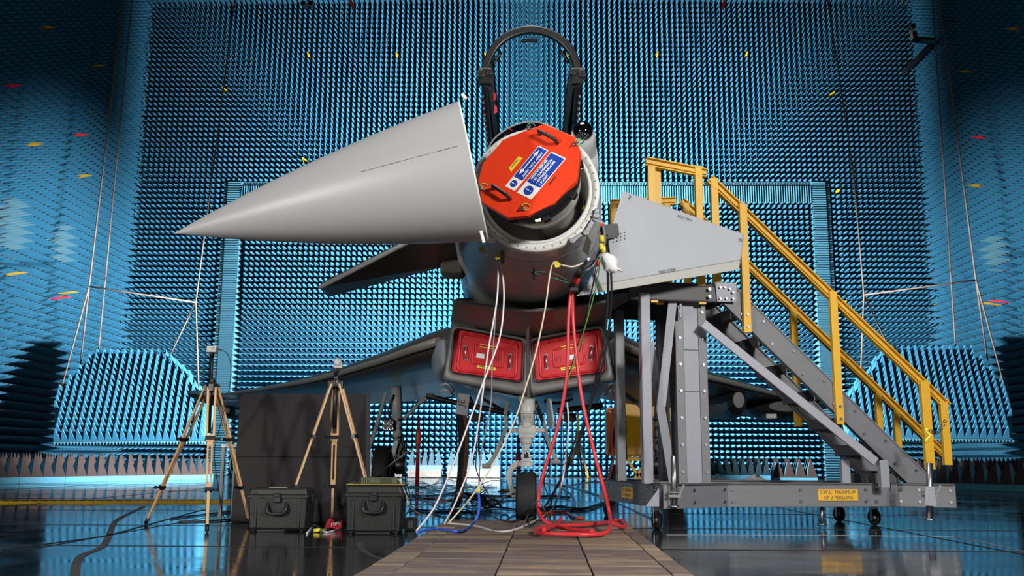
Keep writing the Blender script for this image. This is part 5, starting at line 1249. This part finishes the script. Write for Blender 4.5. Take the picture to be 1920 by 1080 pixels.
st = PZ(1090, 905, 0); Yt = st.y
tr = thing('axle_stand', 'orange yellow tripod stand on the floor behind the red hoses', 'stand', st)
apx = P(1083, 812, Yt)
for (u, v, mt_) in ((1103, 897, CARTY), (1052, 903, GEARD), (1093, 903, GEARD)):
    f_ = PZ(u, v, 0); m = MB(); m.beam(apx, f_ + Vector((0, 0, .03)), .05, .07, (0, 1, 0)); lg = m.build('leg', mt_, tr, bevel=.008); m = MB(); m.cyl(f_, f_ + Vector((0, 0, .03)), .06, n=12); m.build('foot', BLACK, lg)
m = MB(); m.cyl(P(1083, 856, Yt), P(1083, 776, Yt), .025, n=10); m.build('lift_screw', CARTY, tr); m = MB(); m.cyl(apx - Vector((0, 0, .04)), apx + Vector((0, 0, .04)), .06, n=14); m.build('hub', GEARD, tr)
m = MB(); m.tube(smoothpath([P(1060, 830, Yt), P(1075, 829, Yt), P(1098, 827, Yt)]), .01, 6); m.build('tie_chain', REDC, tr)
for k, (u, v0, v1, h, mt_, lb) in enumerate(((785, 783, 857, .05, REDC, 'thin red pole standing far behind the main wheel leg with lamps'), (972, 815, 893, .04, BROWNM, 'dark red pole standing behind the nose wheel leg'))):
    Y_ = 20.5; b = P(u, v1, Y_); m = MB(); p = P(u, v0, Y_); t = thing('marker_pole', lb, 'pole', (b.x, Y_, 0)); m.cyl((p.x, Y_, .02), p, .045, .03, n=10); m.build('pole', mt_, t)
    m = MB(); m.sphere(p.lerp(Vector((p.x, Y_, 0)), .3), .08, 10, 8, (.8, .5, 3.2)) if k == 0 else m.cyl((p.x, Y_, .4), (p.x, Y_, .7), .06, n=10); m.build('sleeve', ORGC if k == 0 else REDC, t); m = MB(); m.cyl((p.x, Y_, 0), (p.x, Y_, .03), .2, n=16); m.build('foot', BLACK, t)
m = MB(); c = P(1170, 800, 17.5); m.cyl(P(1170, 788, 17.4), P(1170, 815, 17.4), .045, .05, n=12); m.build('pole_sleeve', BLACK, gcart); m = MB(); m.cyl(P(1170, 812, 17.4), P(1173, 862, 17.4), .04, .035, n=12); m.build('pole_grip', BROWNM, gcart)

# ================================================================== HOSES AND CABLES
ZR = zr + .004
def hang(pts, y0, y1, tail=(), r=.01, material=WCAB, label='', name='cable', group=None, cat='cable', n=8):
    vs = [p[1] for p in pts]; v0, v1 = vs[0], vs[-1]
    path = [P(u, v, y0 + (y1 - y0) * max(0, min(1, (v - v0) / (v1 - v0)))) for u, v in pts] + [PZ(u, v, z) for u, v, z in tail]
    m = MB(); m.tube(smoothpath(path, 6), r, n); return tag(m.build(name, material), label, cat, group)
yr = PZ(1080, 995, ZR).y
hang([(1071, 538), (1066, 600), (1063, 700), (1046, 800), (1018, 890), (1009, 945)], 7.7, yr + .25, [(1016, 972, ZR + .08), (1040, 986, ZR + .03), (1075, 993, ZR + .02), (1112, 996, ZR + .025)], .0148, REDH, 'red hose hanging under the nose that bows out beside the nose wheel', 'hose', cat='hose', n=12)
hang([(1073, 538), (1076, 620), (1090, 740), (1112, 840), (1133, 920), (1143, 965)], 7.7, yr + .2, [(1143, 990, ZR + .05), (1128, 1001, ZR + .02), (1075, 1002, ZR + .02), (1012, 999, ZR + .02), (1006, 992, ZR + .02), (1040, 986, ZR + .022), (1110, 983, ZR + .022), (1160, 976, ZR + .022), (1172, 981, ZR + .022), (1168, 988, ZR + .022), (1146, 980, ZR + .06)], .0148, REDH, 'red hose falling straight from the nose then coiling on the ramp', 'hose', cat='hose', n=12)
hang([(1052, 972), (1043, 983)], yr + .3, yr + .1, [(1020, 993, ZR + .05)], 0.0145, REDH, 'short red hose end poking up from the coil on the ramp', 'hose', cat='hose', n=12)
cp = thing('hose_coupling', 'steel hose coupling with a black clamp joining the red hoses to the nose', 'coupling', P(1075, 520, 7.7))
m = MB(); m.cyl(P(1072, 538, 7.7), P(1080, 517, 7.6), .018, n=14); m.cyl(P(1078, 538, 7.66), P(1086, 520, 7.6), .018, n=14); m.build('hose_stub', REDH, cp)
m = MB(); m.cyl(P(1080, 517, 7.6), P(1092, 500, 7.5), .020, n=14); m.cyl(P(1086, 520, 7.6), P(1097, 504, 7.5), .018, n=14); m.cyl(P(1090, 502, 7.5), P(1104, 486, 7.3), .013, n=12); m.build('fitting', STEEL, cp)
m = MB(); m.cyl(P(1070, 536, 7.68), P(1082, 540, 7.66), .034, n=14); m.box(P(1076, 543, 7.62), (.07, .06, .03)); m.build('clamp', BLACK, cp, bevel=.004)
hang([(1002, 512), (1040, 522), (1070, 532)], 7.15, 7.66, (), .004, TEALW, 'teal lanyard from the nose probe to the hose clamp')
hang([(1003, 509), (1035, 512), (1066, 526)], 7.15, 7.66, (), .003, TEALW, 'thin upper teal lanyard between the nose probe and the hose fitting')
hang([(936, 487), (944, 530), (944, 580), (935, 640), (905, 720), (880, 790), (850, 870), (815, 950), (780, 996)], 7.0, 6.75, (), .0065, WCAB, 'lilac white cable sagging from the nose across the RH intake cover to the ramp edge')
hang([(934, 488), (932, 560), (915, 660), (902, 760), (885, 860), (855, 940), (832, 983)], 6.95, 6.9, (), .0062, WCAB, 'straight white cable from the nose crossing the RH intake cover down to the ramp')
hang([(937, 490), (930, 580), (923, 680), (920, 760), (902, 850), (898, 912)], 7.1, 7.1, (), .0055, GCAB, 'grey cable hanging from the nose to the yellow joint above the ramp')
m = MB(); m.cyl(P(898, 910, 7.1), P(897, 926, 7.09), .012, n=10); tag(m.build('cable_joint', YTAPE), 'yellow heat shrink joint between the grey and blue cables', 'joint')
hang([(897, 924), (898, 955), (890, 978)], 7.09, 6.95, [(875, 993, ZR + .01), (862, 996, ZR + .01), (848, 996, ZR + .01), (820, 991, ZR + .012), (800, 994, ZR + .012), (782, 998, ZR + .01)], .010, BLUC, 'blue cable bending from the yellow joint along the near edge of the ramp')
hang([(1052, 497), (1035, 497), (1022, 580), (1005, 660), (980, 745), (960, 800), (925, 870), (885, 930), (840, 982)], 6.9, 7.0, (), .006, CCAB, 'cream cable swinging from the taped nose hatch to the far end of the ramp')
hang([(1053, 497), (1075, 500), (1095, 492)], 6.85, 6.9, (), .007, CCAB, 'short cream cable running from the nose hatch to the hose fitting')
hang([(1126, 482), (1121, 520), (1112, 560), (1098, 610), (1082, 660), (1064, 715), (1056, 755)], 7.2, 8.3, (), .0045, GRN, 'bright green wire slanting from the canard root over the red hoses')
hang([(1124, 490), (1110, 545), (1100, 600), (1086, 660)], 7.3, 8.2, (), .004, GCAB, 'thin grey wire running beside the green wire')
hang([(1118, 495), (1106, 560), (1082, 650), (1062, 720), (1054, 770), (1056, 860)], 7.35, 9.0, [(1050, 905, .01)], .004, BCAB, 'thin black wire beside the green wire reaching the floor')
m = MB(); m.cyl(P(1122, 488, 7.22), P(1120, 500, 7.24), .010, n=8); tag(m.build('wire_marker', REDC), 'red sleeve on the green wire below the canard root', 'sleeve')
for k, (du, r, lb) in enumerate(((0, .011, 'thick black cable hanging over the canard edge nearest the stairs'), (6, .009, 'black cable paired with the thick one over the canard edge'))):
    hang([(1136 + du * .3, 440), (1140 + du, 520), (1139 + du, 580), (1132 + du, 640), (1120 + du, 700), (1105 + du * .5, 760), (1075 + du * .5, 850), (1040, 920)], 7.5, 8.2, [(1016 + 2 * du, 955, .02), (985 + du, 968 - k * 4, .02)], r, BCAB, lb)
hang([(1150, 700), (1156, 712), (1155, 740), (1148, 790), (1140, 860), (1138, 890)], 9.6, 9.6, [(1132, 925, .012)], .006, BCAB, 'thin black lead hanging from the wing root to the platform side beam')
m = MB(); m.cyl(P(1155.5, 715, 9.59), P(1155.5, 728, 9.59), .009, n=8); tag(m.build('wire_marker', YTAPE), 'yellow sleeve on the black lead under the wing root', 'sleeve')
hang([(1063, 755), (1066, 790), (1062, 850), (1050, 920)], 8.6, 8.0, [(1035, 955, .012), (1000, 978, ZR), (945, 997, ZR), (890, 986, ZR), (838, 981, ZR)], .008, WCAB, 'white cable wandering from the floor over the far boards of the ramp')
hang([(1022, 958), (1008, 940)], 7.8, 7.7, [(993, 958, .1), (982, 982, ZR), (962, 992, ZR), (975, 980, ZR), (1000, 970, ZR)], .007, GCAB, 'grey cable rising in front of the nose wheel tyre')
# white cloth bag and tape bundle at the canard root
cb = thing('cloth_wrap', 'white cloth wrap tied round the black cables at the canard root', 'cloth', P(1140, 495, 7.35))
m = MB(); c = P(1141, 490, 7.35); secs = []
for k, (dv, w) in enumerate(((-14, .02), (-8, .045), (0, .06), (8, .055), (16, .06), (20, .03))):
    q = P(1137 + .35 * (dv + 14), 490 + dv, 7.35); secs.append([q + Vector((w * (1 + .25 * math.sin(3 * t + k)) * math.cos(t * math.pi / 6), w * .7 * math.sin(t * math.pi / 6), .012 * math.sin(2 * t + k))) for t in range(12)])
m.loft(secs); m.build('cloth', MATW, cb)
m = MB(); q = P(1152, 500, 7.34); m.loft([[q + Vector((.02 * math.cos(t), .02 * math.sin(t), 0)) for t in range(6)], [q + Vector((.06 + .012 * math.cos(t), .012 * math.sin(t), -.04)) for t in range(6)]]); m.build('cloth_tail', MATW, cb)
for k, (u, v) in enumerate(((1128, 448), (1127, 463), (1131, 468))):
    m = MB(); m.cyl(P(u, v - 6, 7.4), P(u + 1, v + 6, 7.4), .02, n=10); m.build('yellow_tape_band', YTAPE, cb)
m = MB(); m.tube(smoothpath([P(u, v, 7.45) for u, v in ((1124, 420), (1130, 445), (1126, 470), (1108, 500), (1090, 505))]), .012, 8); tag(m.build('cable', BCAB), 'black cable bending from the canard root to the hose fitting', 'cable')
m = MB(); m.tube(smoothpath([P(u, v, 7.42) for u, v in ((1130, 420), (1134, 450), (1128, 472), (1112, 498), (1094, 510))]), .010, 8); tag(m.build('cable', GCAB), 'grey cable bending from the canard root to the hose fitting', 'cable')
# black hoses under the belly
for k, (du, r, mt_) in enumerate(((0, .035, BCAB), (6, .03, BROWNM), (-4, .028, BCAB))):
    hang([(863 + du, 776), (868 + du, 810), (868 + du * .8, 850), (864 + du * .6, 900), (858 + du * .5, 935)], 9.9, 9.2, [(852 + du, 948, .04)], r, mt_, ('thick black hose hanging from the belly door to the floor cables', 'dark brown hose bundled with the hanging black hoses', 'slimmer black hose at the near side of the hanging bundle')[k], 'hose', cat='hose')
hang([(895, 790), (893, 850), (896, 890)], 10.5, 9.5, [(918, 930, .01)], .006, BCAB, 'thin black lead dropping from the belly beside the drag strut')
hang([(1012, 800), (1030, 850), (1028, 880), (1020, 905)], 9.9, 9.5, [(1030, 935, .01)], .006, BCAB, 'thin black lead dropping behind the red hose from the gear bay')
hang([(860, 775), (830, 800), (760, 850), (720, 880)], 9.9, 10.5, [(700, 895, .3)], .006, GCAB, 'pale grey wire slanting from the belly towards the main wheel')
# ---- leads from the electronics tray
for k, (pts, tl, mt_, lb) in enumerate((
    (((735, 900), (752, 895), (765, 915), (770, 945)), ((760, 968, .01), (745, 985, .01)), BCAB, 'black lead arching off the green tray beside the yellow marked lead'),
    (((738, 902), (748, 900), (762, 930), (768, 950)), ((790, 965, .01), (820, 970, .01)), CCAB, 'cream lead arching off the green tray towards the ramp'),
    (((660, 898), (648, 905), (644, 930), (640, 960)), ((620, 985, .01), (600, 990, .01), (585, 985, .01), (590, 975, .01)), BCAB, 'black lead falling between the two cases to the floor'))):
    hang(pts, cy2 + .1, cy2 + .2, tl, .005, mt_, lb)
# ---- floor tangle
random.seed(11)
FT = [(BCAB, 'black'), (GCAB, 'grey'), (ORGC, 'orange'), (WCAB, 'white'), (BROWNM, 'brown'), (BCAB, 'black'), (TEALW, 'teal')]
def floor_cable(pts, r, mt_, label, group=None, z=None):
    m = MB(); m.tube(smoothpath([PZ(u, v, (z or 0) + r + .001) for u, v in pts], 5), r, 6); return tag(m.build('cable', mt_), label, 'cable', group)
for k in range(14):
    u = 748 + random.uniform(0, 40); v = random.uniform(903, 962); L_ = random.uniform(90, 230); pts = []
    for i in range(7): pts.append((u + L_ * i / 6, v + random.uniform(-7, 7) * (1 if 0 < i < 6 else .5)))
    mt_, cn = FT[k % len(FT)]
    floor_cable(pts, random.choice((.006, .008, .010)), mt_, cn + ' cable strewn on the floor between the green tray case and the nose wheel', cn + ' cables of the floor tangle', z=.004 * (k % 4))
for k in range(14):
    cx_, cy_ = 905 + random.uniform(-14, 22), 945 + random.uniform(-8, 8); rx, ry = random.uniform(14, 30), random.uniform(7, 18)
    m = MB(); ph = random.random() * 6; c0 = PZ(cx_, cy_ + 6, 0)
    pts = [c0 + Vector((rx * .005 * math.cos(t + ph), rx * .005 * math.sin(t + ph) * .8, .02 + ry * .0045 * (1 + math.sin(t * 1 + ph * 2)) + .002 * k)) for t in [i * math.pi / 8 for i in range(16)]]
    m.tube(pts, .007, 6, closed=True); tag(m.build('cable_coil', BCAB), 'black cable loop in the tangled coil on the floor beside the nose wheel', 'cable', 'loops of the black cable coil')
for k, (cx_, cy_, rx, ry) in enumerate(((946, 970, 8, 6), (880, 960, 22, 12), (840, 962, 26, 7))):
    floor_cable([(cx_ + rx * math.cos(t), cy_ + ry * math.sin(t)) for t in [i * math.pi / 6 for i in range(13)]] + [(cx_ + rx + 12, cy_ - 4), (cx_ + rx + 22, cy_ + 2)], .006, BCAB, ('small black cable loop curled at the far ramp edge before the nose wheel', 'wide black cable loop on the floor beside the blue cable', 'flat black cable loop on the floor between the white cables')[k])
floor_cable([(905, 962), (940, 975), (965, 978), (985, 965), (995, 985), (1010, 975), (1030, 982)], .006, BCAB, 'black cable meandering over the far boards before the nose wheel', z=ZR)
for k, (pts, r, mt_, lb) in enumerate((
    (((1020, 905), (1060, 910), (1110, 903), (1140, 905)), .015, ORGC, 'bright orange cable on the floor behind the red hoses'),
    (((1040, 907), (1070, 925), (1078, 945), (1068, 958)), .014, GCAB, 'grey cable zigzagging on the floor between the red hoses'),
    (((1050, 908), (1090, 918), (1120, 928), (1145, 935)), .014, GCAB, 'grey cable running under the platform side beam'),
    (((1010, 955), (1050, 950), (1090, 955), (1130, 944), (1150, 942)), .02, BCAB, 'thick black cable on the floor from the nose wheel to the platform castor'),
    (((1015, 962), (1060, 960), (1075, 970), (1095, 972)), .014, ORGC, 'orange cable end on the floor beside the red hose coil'),
    (((1005, 931), (1040, 930), (1068, 933)), .02, BCAB, 'black cable strip on the floor behind the nose wheel'),
    (((750, 927), (800, 930), (860, 925), (930, 930), (975, 928)), .016, BCAB, 'thick black trunk cable lying across the floor under the jet'),
    (((960, 928), (945, 932), (935, 940)), .012, ORGC, 'short orange cable at the nose wheel fork'),
    (((320, 972), (370, 966), (440, 958)), .008, BCAB, 'black cable on the floor at the feet of the lone tripod'),
    (((335, 978), (400, 976), (450, 972)), .008, BCAB, 'second black cable lying just in front at the lone tripod feet'),
    (((1157, 942), (1200, 962), (1230, 975)), .006, BLUC, 'thin blue line on the floor under the platform corner'),
    (((575, 1000), (590, 985), (610, 998), (640, 990)), .006, WCAB, 'white lead curled on the floor by the red streamer'))):
    floor_cable(pts, r, mt_, lb)
wd = PZ(944, 922, 0); wc = thing('wheel_chock', 'yellow and black wedge on the floor behind the nose wheel fork', 'chock', wd)
m = MB(); m.prism([wd + Vector((-.12, 0, 0)), wd + Vector((.12, 0, 0)), wd + Vector((.10, 0, .05)), wd + Vector((-.02, 0, .05))], (0, .1, 0)); m.build('wedge', BLACK, wc); m = MB(); m.box(wd + Vector((.05, -.004, .03)), (.09, .008, .03)); m.build('yellow_strip', YTAPE, wc)
